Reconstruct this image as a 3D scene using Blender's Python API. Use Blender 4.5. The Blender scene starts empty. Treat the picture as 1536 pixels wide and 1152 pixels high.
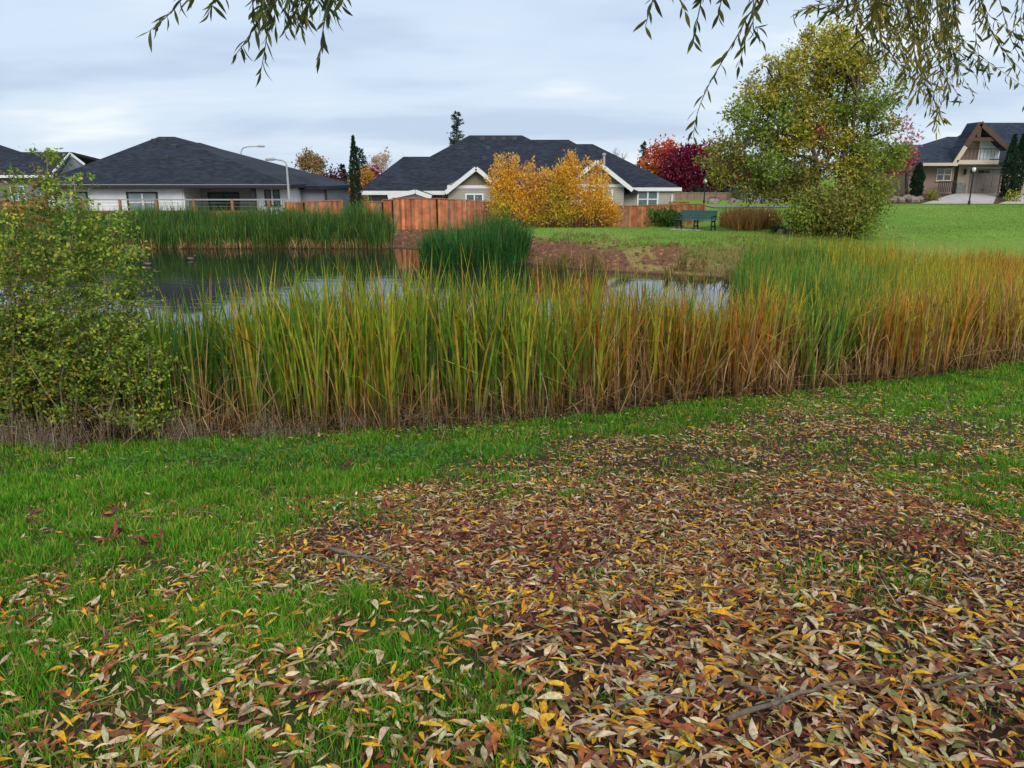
import bpy, math
import numpy as np

# ------------------------------------------------------------------ camera, sky, sun, exposure
sc = bpy.context.scene
COL = sc.collection
EYE = 1.6
FPX = 1160.0                       # focal length in pixels of the 1536 px wide photograph
PITCH = math.radians(15.0)
CP, SP = math.cos(PITCH), math.sin(PITCH)

cam_d = bpy.data.cameras.new('camera')
cam_d.sensor_width = 36.0
cam_d.lens = 36.0 * FPX / 1536.0
cam_d.clip_start = 0.05
cam_d.clip_end = 3000.0
cam = bpy.data.objects.new('camera', cam_d)
COL.objects.link(cam)
cam.location = (0, 0, EYE)
cam.rotation_euler = (math.radians(90) - PITCH, 0, 0)
sc.camera = cam
sc.render.resolution_x, sc.render.resolution_y = 1024, 768

SUN_EL, SUN_AZ = math.radians(41), math.radians(162)   # azimuth clockwise from +Y: behind the camera, to the right
world = bpy.data.worlds.new('World')
sc.world = world
world.use_nodes = True
wn, wl = world.node_tree.nodes, world.node_tree.links
wn.clear()
w_out = wn.new('ShaderNodeOutputWorld')
w_bg = wn.new('ShaderNodeBackground')
w_bg.inputs['Strength'].default_value = 0.1
w_sky = wn.new('ShaderNodeTexSky')
w_sky.sky_type = 'NISHITA'
w_sky.sun_disc = False
w_sky.sun_elevation = SUN_EL
w_sky.sun_rotation = SUN_AZ
w_tc = wn.new('ShaderNodeTexCoord')
w_sep = wn.new('ShaderNodeSeparateXYZ')
wl.new(w_tc.outputs['Generated'], w_sep.inputs[0])


def wmath(op, a, b=None):
    n = wn.new('ShaderNodeMath')
    n.operation = op
    for i, v in enumerate((a, b)):
        if v is None:
            continue
        if isinstance(v, (int, float)):
            n.inputs[i].default_value = v
        else:
            wl.new(v, n.inputs[i])
    return n.outputs[0]


w_h = wmath('ADD', wmath('MAXIMUM', w_sep.outputs['Z'], 0.0), 0.16)       # a flat cloud deck seen in perspective
w_u = wmath('DIVIDE', w_sep.outputs['X'], w_h)
w_v = wmath('DIVIDE', w_sep.outputs['Y'], w_h)
w_cmb = wn.new('ShaderNodeCombineXYZ')
wl.new(w_u, w_cmb.inputs[0])
wl.new(wmath('MULTIPLY', w_v, 1.5), w_cmb.inputs[1])
w_cmb.inputs[2].default_value = 11.9
w_noise = wn.new('ShaderNodeTexNoise')
w_noise.inputs['Scale'].default_value = 0.62
w_noise.inputs['Detail'].default_value = 4.0
w_noise.inputs['Roughness'].default_value = 0.5
wl.new(w_cmb.outputs[0], w_noise.inputs['Vector'])
w_ramp = wn.new('ShaderNodeValToRGB')
w_ramp.color_ramp.interpolation = 'EASE'
e = w_ramp.color_ramp.elements
e[0].position, e[0].color = 0.34, (3.3, 4.05, 5.2, 1)
e[1].position, e[1].color = 0.68, (6.0, 6.3, 6.5, 1)
m_ = e.new(0.5)
m_.color = (4.2, 4.95, 5.9, 1)
wl.new(w_noise.outputs['Fac'], w_ramp.inputs[0])
w_mix = wn.new('ShaderNodeMix')
w_mix.data_type = 'RGBA'
w_mix.inputs[0].default_value = 0.93                                       # overcast: only a trace of blue sky
wl.new(w_sky.outputs[0], w_mix.inputs[6])
wl.new(w_ramp.outputs[0], w_mix.inputs[7])
wl.new(w_mix.outputs[2], w_bg.inputs[0])
wl.new(w_bg.outputs[0], w_out.inputs[0])

sun_d = bpy.data.lights.new('sun', 'SUN')
sun_d.energy = 1.5
sun_d.angle = math.radians(35)
sun_d.color = (1.0, 0.94, 0.83)
sun = bpy.data.objects.new('sun', sun_d)
COL.objects.link(sun)
sun.rotation_euler = (math.radians(90) - SUN_EL, 0, math.pi - SUN_AZ)

sc.view_settings.view_transform = 'Standard'
sc.view_settings.look = 'None'
sc.view_settings.gamma = 1.0
sc.view_settings.use_curve_mapping = False
sc.view_settings.exposure = 0.68
sc.cycles.max_bounces = 7
sc.cycles.diffuse_bounces = 3
sc.cycles.transmission_bounces = 3
sc.cycles.glossy_bounces = 3
sc.cycles.transparent_max_bounces = 4
sc.cycles.caustics_reflective = False
sc.cycles.caustics_refractive = False

RNG = np.random.default_rng(11)


# ------------------------------------------------------------------ pixels to places
def ray(px, py):
    a, b = (np.asarray(px, float) - 768) / FPX, -(np.asarray(py, float) - 576) / FPX
    return a, CP + b * SP, -SP + b * CP


def P(px, py, Y):
    a, b, c = ray(px, py)
    t = Y / b
    return (float(a * t), float(Y), float(EYE + c * t))


def PZ(px, py, z):
    a, b, c = ray(px, py)
    t = (z - EYE) / c
    return (float(a * t), float(b * t), float(z))


def xa(px, Y, py=290):
    return P(px, py, Y)[0]


def za(py, Y):
    return P(768, py, Y)[2]


def lin(r, g, b):
    f = lambda c: c / 12.92 if c <= 0.04045 else ((c + 0.055) / 1.055) ** 2.4
    return tuple(f(v / 255.0) for v in (r, g, b))


def sstep(a, b, x):
    t = np.clip((np.asarray(x, float) - a) / (b - a), 0, 1)
    return t * t * (3 - 2 * t)


def vnoise(x, y, seed=0):
    """smooth value noise, vectorised, -1..1"""
    x = np.asarray(x, float)
    y = np.asarray(y, float)
    xi, yi = np.floor(x), np.floor(y)
    fx, fy = x - xi, y - yi
    fx, fy = fx * fx * (3 - 2 * fx), fy * fy * (3 - 2 * fy)

    def h(a, b):
        v = np.sin(a * 127.1 + b * 311.7 + seed * 74.7) * 43758.5453
        return (v - np.floor(v)) * 2 - 1
    return (h(xi, yi) * (1 - fx) + h(xi + 1, yi) * fx) * (1 - fy) + (h(xi, yi + 1) * (1 - fx) + h(xi + 1, yi + 1) * fx) * fy


def fbm(x, y, s, seed=0):
    return vnoise(x / s, y / s, seed) * 0.6 + vnoise(x / s * 2.1, y / s * 2.1, seed + 3) * 0.3 + vnoise(x / s * 4.3, y / s * 4.3, seed + 7) * 0.15


# ------------------------------------------------------------------ materials
def new_mat(name):
    m = bpy.data.materials.new(name)
    m.use_nodes = True
    n = m.node_tree.nodes
    return m, n, m.node_tree.links, n['Principled BSDF']


def mat(name, col, rough=0.7, var=0.15, scale=6.0, bump=0.0, bscale=40.0, spec=0.3, metal=0.0):
    m, n, l, b = new_mat(name)
    b.inputs['Roughness'].default_value = rough
    b.inputs['Specular IOR Level'].default_value = spec
    b.inputs['Metallic'].default_value = metal
    tc = n.new('ShaderNodeTexCoord')
    if var > 0:
        no = n.new('ShaderNodeTexNoise')
        no.inputs['Scale'].default_value = scale
        no.inputs['Detail'].default_value = 5
        l.new(tc.outputs['Object'], no.inputs['Vector'])
        r = n.new('ShaderNodeValToRGB')
        r.color_ramp.elements[0].position = 0.3
        r.color_ramp.elements[1].position = 0.7
        r.color_ramp.elements[0].color = tuple(c * (1 - var) for c in col) + (1,)
        r.color_ramp.elements[1].color = tuple(min(1, c * (1 + var)) for c in col) + (1,)
        l.new(no.outputs['Fac'], r.inputs[0])
        l.new(r.outputs[0], b.inputs['Base Color'])
    else:
        b.inputs['Base Color'].default_value = tuple(col) + (1,)
    if bump > 0:
        nb = n.new('ShaderNodeTexNoise')
        nb.inputs['Scale'].default_value = bscale
        nb.inputs['Detail'].default_value = 4
        l.new(tc.outputs['Object'], nb.inputs['Vector'])
        bp = n.new('ShaderNodeBump')
        bp.inputs['Strength'].default_value = bump
        bp.inputs['Distance'].default_value = 0.02
        l.new(nb.outputs['Fac'], bp.inputs['Height'])
        l.new(bp.outputs[0], b.inputs['Normal'])
    return m


def veg_mat(name, trans=0.3, rough=0.5, spec=0.25, mottle=0.0):
    """leaf material: the colour comes from each leaf's own colour attribute"""
    m, n, l, b = new_mat(name)
    at = n.new('ShaderNodeAttribute')
    at.attribute_name = 'Col'
    l.new(at.outputs['Color'], b.inputs['Base Color'])
    b.inputs['Roughness'].default_value = rough
    b.inputs['Specular IOR Level'].default_value = spec
    src = at.outputs['Color']
    if mottle > 0:
        geo = n.new('ShaderNodeNewGeometry')
        no = n.new('ShaderNodeTexNoise')
        no.inputs['Scale'].default_value = mottle
        no.inputs['Detail'].default_value = 3
        l.new(geo.outputs['Position'], no.inputs['Vector'])
        rr = n.new('ShaderNodeMapRange')
        rr.inputs[1].default_value, rr.inputs[2].default_value = 0.3, 0.7
        rr.inputs[3].default_value, rr.inputs[4].default_value = 0.62, 1.3
        l.new(no.outputs['Fac'], rr.inputs[0])
        mm = n.new('ShaderNodeMix')
        mm.data_type = 'RGBA'
        mm.blend_type = 'MULTIPLY'
        mm.inputs[0].default_value = 1.0
        l.new(src, mm.inputs[6])
        l.new(rr.outputs[0], mm.inputs[7])
        src = mm.outputs[2]
        l.new(src, b.inputs['Base Color'])
    if trans > 0:
        tr = n.new('ShaderNodeBsdfTranslucent')
        l.new(src, tr.inputs['Color'])
        mx = n.new('ShaderNodeMixShader')
        mx.inputs[0].default_value = trans
        l.new(b.outputs[0], mx.inputs[1])
        l.new(tr.outputs[0], mx.inputs[2])
        l.new(mx.outputs[0], n['Material Output'].inputs['Surface'])
    return m


def roof_mat(name, col):
    m, n, l, b = new_mat(name)
    geo = n.new('ShaderNodeNewGeometry')
    sep = n.new('ShaderNodeSeparateXYZ')
    l.new(geo.outputs['Position'], sep.inputs[0])
    ad = n.new('ShaderNodeMath')
    l.new(sep.outputs[0], ad.inputs[0])
    l.new(sep.outputs[1], ad.inputs[1])
    ad.operation = 'MULTIPLY_ADD'
    ad.inputs[1].default_value = 1.0
    l.new(sep.outputs[0], ad.inputs[2])
    cx = n.new('ShaderNodeCombineXYZ')
    l.new(sep.outputs[0], cx.inputs[0])
    l.new(sep.outputs[2], cx.inputs[1])
    br = n.new('ShaderNodeTexBrick')
    br.inputs['Scale'].default_value = 1.0
    br.inputs['Brick Width'].default_value = 0.32
    br.inputs['Row Height'].default_value = 0.07
    br.inputs['Mortar Size'].default_value = 0.006
    br.inputs['Color1'].default_value = tuple(c * 0.55 for c in col) + (1,)
    br.inputs['Color2'].default_value = tuple(c * 1.55 for c in col) + (1,)
    br.inputs['Mortar'].default_value = tuple(c * 0.5 for c in col) + (1,)
    l.new(cx.outputs[0], br.inputs['Vector'])
    no = n.new('ShaderNodeTexNoise')
    no.inputs['Scale'].default_value = 0.7
    no.inputs['Detail'].default_value = 6
    l.new(geo.outputs['Position'], no.inputs['Vector'])
    mx = n.new('ShaderNodeMix')
    mx.data_type = 'RGBA'
    mx.blend_type = 'MULTIPLY'
    mx.inputs[0].default_value = 0.6
    l.new(br.outputs['Color'], mx.inputs[6])
    rr = n.new('ShaderNodeMapRange')
    rr.inputs[1].default_value, rr.inputs[2].default_value = 0.3, 0.7
    rr.inputs[3].default_value, rr.inputs[4].default_value = 0.7, 1.25
    l.new(no.outputs['Fac'], rr.inputs[0])
    l.new(rr.outputs[0], mx.inputs[7])
    l.new(mx.outputs[2], b.inputs['Base Color'])
    b.inputs['Roughness'].default_value = 0.85
    b.inputs['Specular IOR Level'].default_value = 0.25
    return m


def siding_mat(name, col, row=0.15, vertical=False):
    m, n, l, b = new_mat(name)
    geo = n.new('ShaderNodeNewGeometry')
    sep = n.new('ShaderNodeSeparateXYZ')
    l.new(geo.outputs['Position'], sep.inputs[0])
    dv = n.new('ShaderNodeMath')
    dv.operation = 'DIVIDE'
    dv.inputs[1].default_value = row
    l.new(sep.outputs[0 if vertical else 2], dv.inputs[0])
    fr = n.new('ShaderNodeMath')
    fr.operation = 'FRACT'
    l.new(dv.outputs[0], fr.inputs[0])
    bp = n.new('ShaderNodeBump')
    bp.inputs['Strength'].default_value = 0.7
    bp.inputs['Distance'].default_value = 0.02
    bp.invert = True
    l.new(fr.outputs[0], bp.inputs['Height'])
    l.new(bp.outputs[0], b.inputs['Normal'])
    no = n.new('ShaderNodeTexNoise')
    no.inputs['Scale'].default_value = 1.3
    no.inputs['Detail'].default_value = 5
    l.new(geo.outputs['Position'], no.inputs['Vector'])
    r = n.new('ShaderNodeValToRGB')
    r.color_ramp.elements[0].position, r.color_ramp.elements[1].position = 0.35, 0.65
    r.color_ramp.elements[0].color = tuple(c * 0.9 for c in col) + (1,)
    r.color_ramp.elements[1].color = tuple(c * 1.05 for c in col) + (1,)
    l.new(no.outputs['Fac'], r.inputs[0])
    l.new(r.outputs[0], b.inputs['Base Color'])
    b.inputs['Roughness'].default_value = 0.7
    b.inputs['Specular IOR Level'].default_value = 0.2
    return m


M = {}
M['leaf'] = veg_mat('leaf', 0.3, 0.55, 0.2)
M['litter'] = veg_mat('litter', 0.12, 0.6, 0.3, 55.0)
M['grass'] = veg_mat('grass_blade', 0.3, 0.55, 0.2)
M['reed'] = veg_mat('reed_blade', 0.28, 0.6, 0.2, 9.0)
M['wood_attr'] = veg_mat('weathered_boards', 0.0, 0.8, 0.15, 2.5)
M['bark'] = mat('bark', (0.12, 0.09, 0.065), 0.9, 0.4, 9, 0.6, 30)
M['bark_pale'] = mat('pale_bark', (0.26, 0.21, 0.15), 0.85, 0.35, 12, 0.4, 40)
M['twig'] = mat('twig_bark', (0.22, 0.2, 0.09), 0.7, 0.3, 20)
M['stick'] = mat('dead_wood', (0.20, 0.15, 0.115), 0.85, 0.45, 25, 0.7, 60)
M['roof_navy'] = roof_mat('navy_shingles', (0.019, 0.024, 0.037))
M['roof_blue'] = roof_mat('blue_shingles', (0.022, 0.031, 0.050))
M['roof_brown'] = roof_mat('brown_shingles', (0.13, 0.09, 0.075))
M['white_siding'] = siding_mat('white_siding', (0.86, 0.87, 0.89))
M['patio_siding'] = siding_mat('grey_siding', (0.42, 0.42, 0.43))
M['grey_siding'] = siding_mat('slate_siding', (0.21, 0.23, 0.27))
M['taupe_siding'] = siding_mat('taupe_siding', (0.40, 0.36, 0.33))
M['tan_gable'] = siding_mat('gable_siding', (0.27, 0.225, 0.175), 0.3, True)
M['tan_siding'] = siding_mat('tan_siding', (0.42, 0.34, 0.26))
M['brown_siding'] = siding_mat('brown_siding', (0.26, 0.19, 0.15), 0.25, True)
M['trim_white'] = mat('white_paint', (0.78, 0.78, 0.80), 0.5, 0.04, 3)
M['trim_dark'] = mat('dark_paint', (0.03, 0.032, 0.04), 0.5, 0.1, 3)
M['trim_brown'] = mat('brown_beam', (0.10, 0.055, 0.04), 0.7, 0.2, 6)
M['trim_cream'] = mat('cream_fascia', (0.55, 0.47, 0.38), 0.6, 0.06, 3)
M['blind'] = mat('window_blind', (0.27, 0.34, 0.34), 0.15, 0.12, 2, spec=0.6)
M['glass'] = mat('dark_glass', (0.045, 0.055, 0.065), 0.06, 0.2, 2, spec=0.8)
M['glass_mid'] = mat('grey_glass', (0.12, 0.17, 0.20), 0.06, 0.2, 2, spec=0.8)
M['curtain'] = mat('white_curtain', (0.72, 0.76, 0.80), 0.4, 0.08, 6, spec=0.5)
M['garage'] = mat('garage_paint', (0.24, 0.19, 0.165), 0.6, 0.06, 3)
M['stone'] = mat('stone_veneer', (0.18, 0.18, 0.18), 0.85, 0.4, 5, 0.5, 8)
M['concrete'] = mat('concrete', (0.44, 0.41, 0.40), 0.85, 0.12, 1.2, 0.2, 20)
M['asphalt'] = mat('asphalt', (0.17, 0.17, 0.185), 0.9, 0.15, 0.6, 0.2, 30)
M['mulch'] = mat('mulch', (0.085, 0.045, 0.038), 0.95, 0.4, 6, 0.8, 20)
M['metal'] = mat('galvanised_pole', (0.42, 0.43, 0.45), 0.45, 0.08, 4, spec=0.5)
M['metal_dark'] = mat('dark_pole', (0.025, 0.022, 0.022), 0.5, 0.1, 4)
M['globe'] = mat('lamp_globe', (0.80, 0.78, 0.74), 0.25, 0.03, 4, spec=0.5)
M['bench_green'] = mat('green_slat', (0.035, 0.14, 0.125), 0.45, 0.2, 8, spec=0.45)
M['post_wood'] = mat('fence_post', (0.38, 0.15, 0.075), 0.8, 0.25, 5)
M['rail_wire'] = mat('rail_steel', (0.33, 0.33, 0.34), 0.4, 0.05, 4)
M['rock'] = mat('rock', (0.24, 0.19, 0.16), 0.9, 0.35, 5, 0.6, 12)
M['wall_tan'] = mat('tan_block', (0.27, 0.17, 0.13), 0.9, 0.15, 2, 0.3, 8)
M['duck_body'] = mat('duck_plumage', (0.09, 0.075, 0.06), 0.7, 0.4, 14)
M['duck_pale'] = mat('duck_pale', (0.28, 0.26, 0.23), 0.7, 0.1, 10)
M['duck_bill'] = mat('duck_bill', (0.45, 0.3, 0.05), 0.5, 0.1, 10)


# ------------------------------------------------------------------ object helpers
def tag(o, label=None, cat=None, group=None, kind=None):
    for k, v in (('label', label), ('category', cat), ('group', group), ('kind', kind)):
        if v:
            o[k] = v
    return o


def link(name, me, parent=None):
    o = bpy.data.objects.new(name, me)
    COL.objects.link(o)
    if parent is not None:
        o.parent = parent
        bl = getattr(parent, 'base_world', None)
    return o


BASES = {}


def thing(name, label, cat, loc=(0, 0, 0), group=None):
    o = bpy.data.objects.new(name, None)
    COL.objects.link(o)
    o.empty_display_size = 0.2
    o.location = loc
    BASES[o.name] = np.array(loc, float)
    return tag(o, label, cat, group)


def root_base(o):
    while o is not None:
        if o.name in BASES:
            return BASES[o.name]
        o = o.parent
    return np.zeros(3)


class Geo:
    """polygons given in world coordinates; build() stores them relative to the thing's base"""

    def __init__(self):
        self.v, self.f, self.c = [], [], []

    def face(self, pts, col=None):
        i = len(self.v)
        self.v += [tuple(p) for p in pts]
        self.f.append(tuple(range(i, i + len(pts))))
        if col is not None:
            self.c += [col] * len(pts)

    def hexa(self, p, col=None):
        """eight corners: bottom loop then top loop"""
        i = len(self.v)
        self.v += [tuple(q) for q in p]
        for a in ((3, 2, 1, 0), (4, 5, 6, 7), (0, 1, 5, 4), (1, 2, 6, 5), (2, 3, 7, 6), (3, 0, 4, 7)):
            self.f.append(tuple(i + k for k in a))
        if col is not None:
            self.c += [col] * 8
        return self

    def box(self, x0, x1, y0, y1, z0, z1, col=None):
        x0, x1 = min(x0, x1), max(x0, x1)
        y0, y1 = min(y0, y1), max(y0, y1)
        z0, z1 = min(z0, z1), max(z0, z1)
        return self.hexa([(x0, y0, z0), (x1, y0, z0), (x1, y1, z0), (x0, y1, z0), (x0, y0, z1), (x1, y0, z1), (x1, y1, z1), (x0, y1, z1)], col)

    def bar(self, a, b, w, h, up=(0, 0, 1), col=None):
        """a rectangular bar from a to b"""
        a, b = np.array(a, float), np.array(b, float)
        d = b - a
        d /= np.linalg.norm(d)
        u = np.array(up, float)
        s = np.cross(d, u)
        if np.linalg.norm(s) < 1e-4:
            s = np.cross(d, (0, 1, 0))
        s /= np.linalg.norm(s)
        u = np.cross(s, d)
        q = []
        for p in (a, b):
            for i, j in ((-1, -1), (1, -1), (1, 1), (-1, 1)):
                q.append(p + s * i * w / 2 + u * j * h / 2)
        return self.hexa(q, col)

    def tube(self, pts, rad, sides=6, cap=True, col=None):
        pts = [np.array(p, float) for p in pts]
        n = len(pts)
        if not hasattr(rad, '__len__'):
            rad = [rad] * n
        i0 = len(self.v)
        ref = np.array((0.31, 0.17, 0.93))
        for k in range(n):
            d = pts[min(k + 1, n - 1)] - pts[max(k - 1, 0)]
            d /= max(np.linalg.norm(d), 1e-9)
            s = np.cross(d, ref)
            if np.linalg.norm(s) < 0.05:
                s = np.cross(d, (1, 0, 0))
            s /= np.linalg.norm(s)
            u = np.cross(s, d)
            for j in range(sides):
                a = 2 * math.pi * j / sides
                self.v.append(tuple(pts[k] + rad[k] * (math.cos(a) * s + math.sin(a) * u)))
                if col is not None:
                    self.c.append(col)
        for k in range(n - 1):
            for j in range(sides):
                a, b = i0 + k * sides + j, i0 + k * sides + (j + 1) % sides
                self.f.append((a, b, b + sides, a + sides))
        if cap:
            self.f.append(tuple(i0 + j for j in range(sides))[::-1])
            self.f.append(tuple(i0 + (n - 1) * sides + j for j in range(sides)))
        return self

    def lathe(self, c, prof, sides=12, col=None):
        """profile of (radius, z) round a vertical axis through c"""
        self.tube([(c[0], c[1], c[2] + z) for r, z in prof], [max(r, 1e-3) for r, z in prof], sides, True, col)
        return self

    def build(self, name, material, parent=None, smooth=False):
        b = root_base(parent)
        me = bpy.data.meshes.new(name)
        me.from_pydata([tuple(np.array(v) - b) for v in self.v], [], self.f)
        if self.c and len(self.c) == len(self.v):
            at = me.color_attributes.new('Col', 'FLOAT_COLOR', 'POINT')
            arr = np.ones((len(self.v), 4), np.float32)
            arr[:, :3] = np.array(self.c)
            at.data.foreach_set('color', arr.ravel())
        me.materials.append(material)
        if smooth:
            me.polygons.foreach_set('use_smooth', [True] * len(me.polygons))
        me.update()
        return link(name, me, parent)


def mesh_np(name, V, F, C, material, parent=None, smooth=False):
    """V (n,3) world coordinates, F (m,4) quads, C (n,3) colours"""
    V = np.asarray(V, np.float32) - root_base(parent).astype(np.float32)
    F = np.asarray(F, np.int32)
    me = bpy.data.meshes.new(name)
    me.vertices.add(len(V))
    me.vertices.foreach_set('co', V.ravel())
    me.loops.add(F.size)
    me.loops.foreach_set('vertex_index', F.ravel())
    me.polygons.add(len(F))
    me.polygons.foreach_set('loop_start', np.arange(0, F.size, F.shape[1], dtype=np.int32))
    if smooth:
        me.polygons.foreach_set('use_smooth', np.ones(len(F), bool))
    me.update(calc_edges=True)
    if C is not None:
        at = me.color_attributes.new('Col', 'FLOAT_COLOR', 'POINT')
        arr = np.ones((len(V), 4), np.float32)
        arr[:, :3] = np.clip(C, 0.002, 0.95)
        at.data.foreach_set('color', arr.ravel())
    me.materials.append(material)
    return link(name, me, parent)


def ribbons(pts, W, S, C):
    """pts (N,K,3), W (N,K), S (N,3) or (N,K,3) side vectors, C (N,3) or (N,K,3)"""
    N, K, _ = pts.shape
    if S.ndim == 2:
        S = S[:, None, :]
    V = np.stack([pts - S * W[..., None] / 2, pts + S * W[..., None] / 2], 2).reshape(-1, 3)
    base = (np.arange(N) * K * 2)[:, None] + (np.arange(K - 1) * 2)[None, :]
    F = np.stack([base, base + 1, base + 3, base + 2], -1).reshape(-1, 4)
    if C.ndim == 2:
        C = np.repeat(C[:, None, :], K, 1)
    return V, F, np.repeat(C, 2, axis=1).reshape(-1, 3)


def unit(v):
    return v / np.maximum(np.linalg.norm(v, axis=-1, keepdims=True), 1e-9)


def leaf_strips(pos, d, nrm, L, W, curl, fold, C, K=4, twist=None):
    """lance-shaped leaves with a folded midrib: three verts across, K stations"""
    N = len(pos)
    d = unit(d)
    s = unit(np.cross(nrm, d))
    n = np.cross(d, s)
    t = np.linspace(0, 1, K)
    prof = np.sin(np.pi * np.clip(t ** 0.85, 0, 1)) ** 1.1
    prof[0], prof[-1] = 0.10, 0.03
    mid = pos[:, None, :] + d[:, None, :] * (t[None, :, None] * L[:, None, None]) + n[:, None, :] * ((curl[:, None] * L[:, None]) * (4 * t * (1 - t)))[..., None]
    if twist is None:
        twist = np.zeros(N)
    ang = twist[:, None] * (t - 0.5)[None, :]
    sv = s[:, None, :] * np.cos(ang)[..., None] + n[:, None, :] * np.sin(ang)[..., None]
    nv = n[:, None, :] * np.cos(ang)[..., None] - s[:, None, :] * np.sin(ang)[..., None]
    half = (prof[None, :] * W[:, None] / 2)[..., None]
    up = nv * (half * fold[:, None, None])
    V = np.stack([mid - sv * half + up, mid, mid + sv * half + up], 2).reshape(-1, 3)
    b = (np.arange(N) * K * 3)[:, None] + (np.arange(K - 1) * 3)[None, :]
    F = np.concatenate([np.stack([b, b + 1, b + 4, b + 3], -1).reshape(-1, 4), np.stack([b + 1, b + 2, b + 5, b + 4], -1).reshape(-1, 4)])
    CC = np.repeat(C, K * 3, axis=0) if C.ndim == 2 else C
    return V, F, CC


def leaf_quads(pos, d, nrm, L, W, C):
    """one folded quad per leaf, for crowns"""
    d = unit(d)
    s = unit(np.cross(nrm, d))
    n = np.cross(d, s)
    m = pos + d * (L * 0.45)[:, None]
    V = np.stack([pos, m + s * (W / 2)[:, None] + n * (W * 0.15)[:, None], pos + d * L[:, None], m - s * (W / 2)[:, None] + n * (W * 0.15)[:, None]], 1).reshape(-1, 3)
    F = (np.arange(len(pos)) * 4)[:, None] + np.arange(4)[None, :]
    return V, F, np.repeat(C, 4, axis=0)


def joined(parts):
    V, F, C, o = [], [], [], 0
    for v, f, c in parts:
        V.append(v)
        F.append(f + o)
        C.append(c)
        o += len(v)
    return np.concatenate(V), np.concatenate(F), np.concatenate(C)


def rdir(n):
    return unit(RNG.normal(size=(n, 3)))


def pal(palette, n, jit=0.18, w=None):
    """random colours out of a palette (linear)"""
    p = np.array(palette, float)
    idx = RNG.choice(len(p), n, p=None if w is None else np.array(w, float) / np.sum(w))
    return p[idx] * (1 + RNG.uniform(-jit, jit, (n, 1))) * (1 + RNG.uniform(-jit / 3, jit / 3, (n, 3)))


# ------------------------------------------------------------------ the lie of the land
WATER = -1.75
EDGE = np.array([PZ(x, y, -1.5)[:2] for x, y in ((0, 660), (250, 658), (450, 652), (700, 638), (900, 620), (1000, 608), (1180, 592), (1350, 572), (1536, 545))])
EDGE_X = np.concatenate([[-40, -12], EDGE[:, 0], [12.5, 17, 30]])
EDGE_Y = np.concatenate([[8.6, 8.9], EDGE[:, 1], [14.3, 16, 19]])
FAR_X = np.array([-45, -25, -6.2, -5.0, -3.2, 0.0, 0.9, 3.2, 5.4, 7.5, 11, 15, 22, 40])
FAR_Y = np.array([38.3, 38.1, 38.1, 37.4, 36.6, 33.2, 30.2, 28.4, 27.2, 26.2, 27.5, 30.0, 31.0, 31.0])


def edge_y(X):
    return np.interp(X, EDGE_X, EDGE_Y)


def far_y(X):
    return np.interp(X, FAR_X, FAR_Y)


def ground_z(X, Y):
    X, Y = np.asarray(X, float), np.asarray(Y, float)
    s, f = edge_y(X), far_y(X)
    zn = -1.5 * np.clip(Y / s, 0, 1) ** 1.12 - 0.9 * sstep(0, 3.2, Y - s)
    near_n = 0.035 * fbm(X, Y, 1.7, 1) * sstep(0.0, 1.5, Y) + 0.012 * vnoise(X * 3.1, Y * 3.1, 4)
    zn = zn + near_n
    H = -1.45 + 0.55 * sstep(-4.5, 1.5, X)
    H = H - 0.42 * sstep(39.5, 45, Y) * (1 - sstep(9, 13, X)) * sstep(-4.5, 1.5, X)
    H = H + 0.35 * sstep(40, 57, Y) * sstep(9, 14, X)
    H = H + 0.72 * sstep(62.3, 69, Y) * sstep(26, 31, X)
    H = H + (-0.5 - H) * sstep(75, 120, Y) * (1 - sstep(26, 31, X))
    w = 3.2 + 4.0 * sstep(-5, 0.5, X) + 2.0 * np.exp(-((X + 4.6) / 1.4) ** 2)
    d = Y - f
    zf = np.where(d < 0, -2.4 + 0.65 * sstep(-3.0, 0, d), WATER + (H - WATER) * sstep(-0.5, w, d) + 0.0)
    zf = np.where(d < 0, zf + 0.0, np.maximum(zf, WATER + 0.02 * np.clip(d, 0, 1)))
    rough = np.exp(-((d - 3.0) / 2.4) ** 2) * sstep(-7, -4, X) * (1 - sstep(8, 11, X))
    zf = zf + rough * 0.09 * fbm(X, Y, 0.9, 5) + 0.03 * fbm(X, Y, 4.0, 2) * sstep(2, 6, d)
    z = np.where(Y < (s + f) / 2, zn, zf)
    k = np.maximum(sstep(26, 33, X), 1 - sstep(-42, -35, X))
    pond = (Y > s - 2) & (d < 4)
    z = np.where(pond, z * (1 - k) + np.maximum(z, -1.1) * k, z)
    z = np.where(Y < 0, 0.02 * fbm(X, Y, 2.0, 1) * 0 + 0.0, z)
    return z


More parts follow.
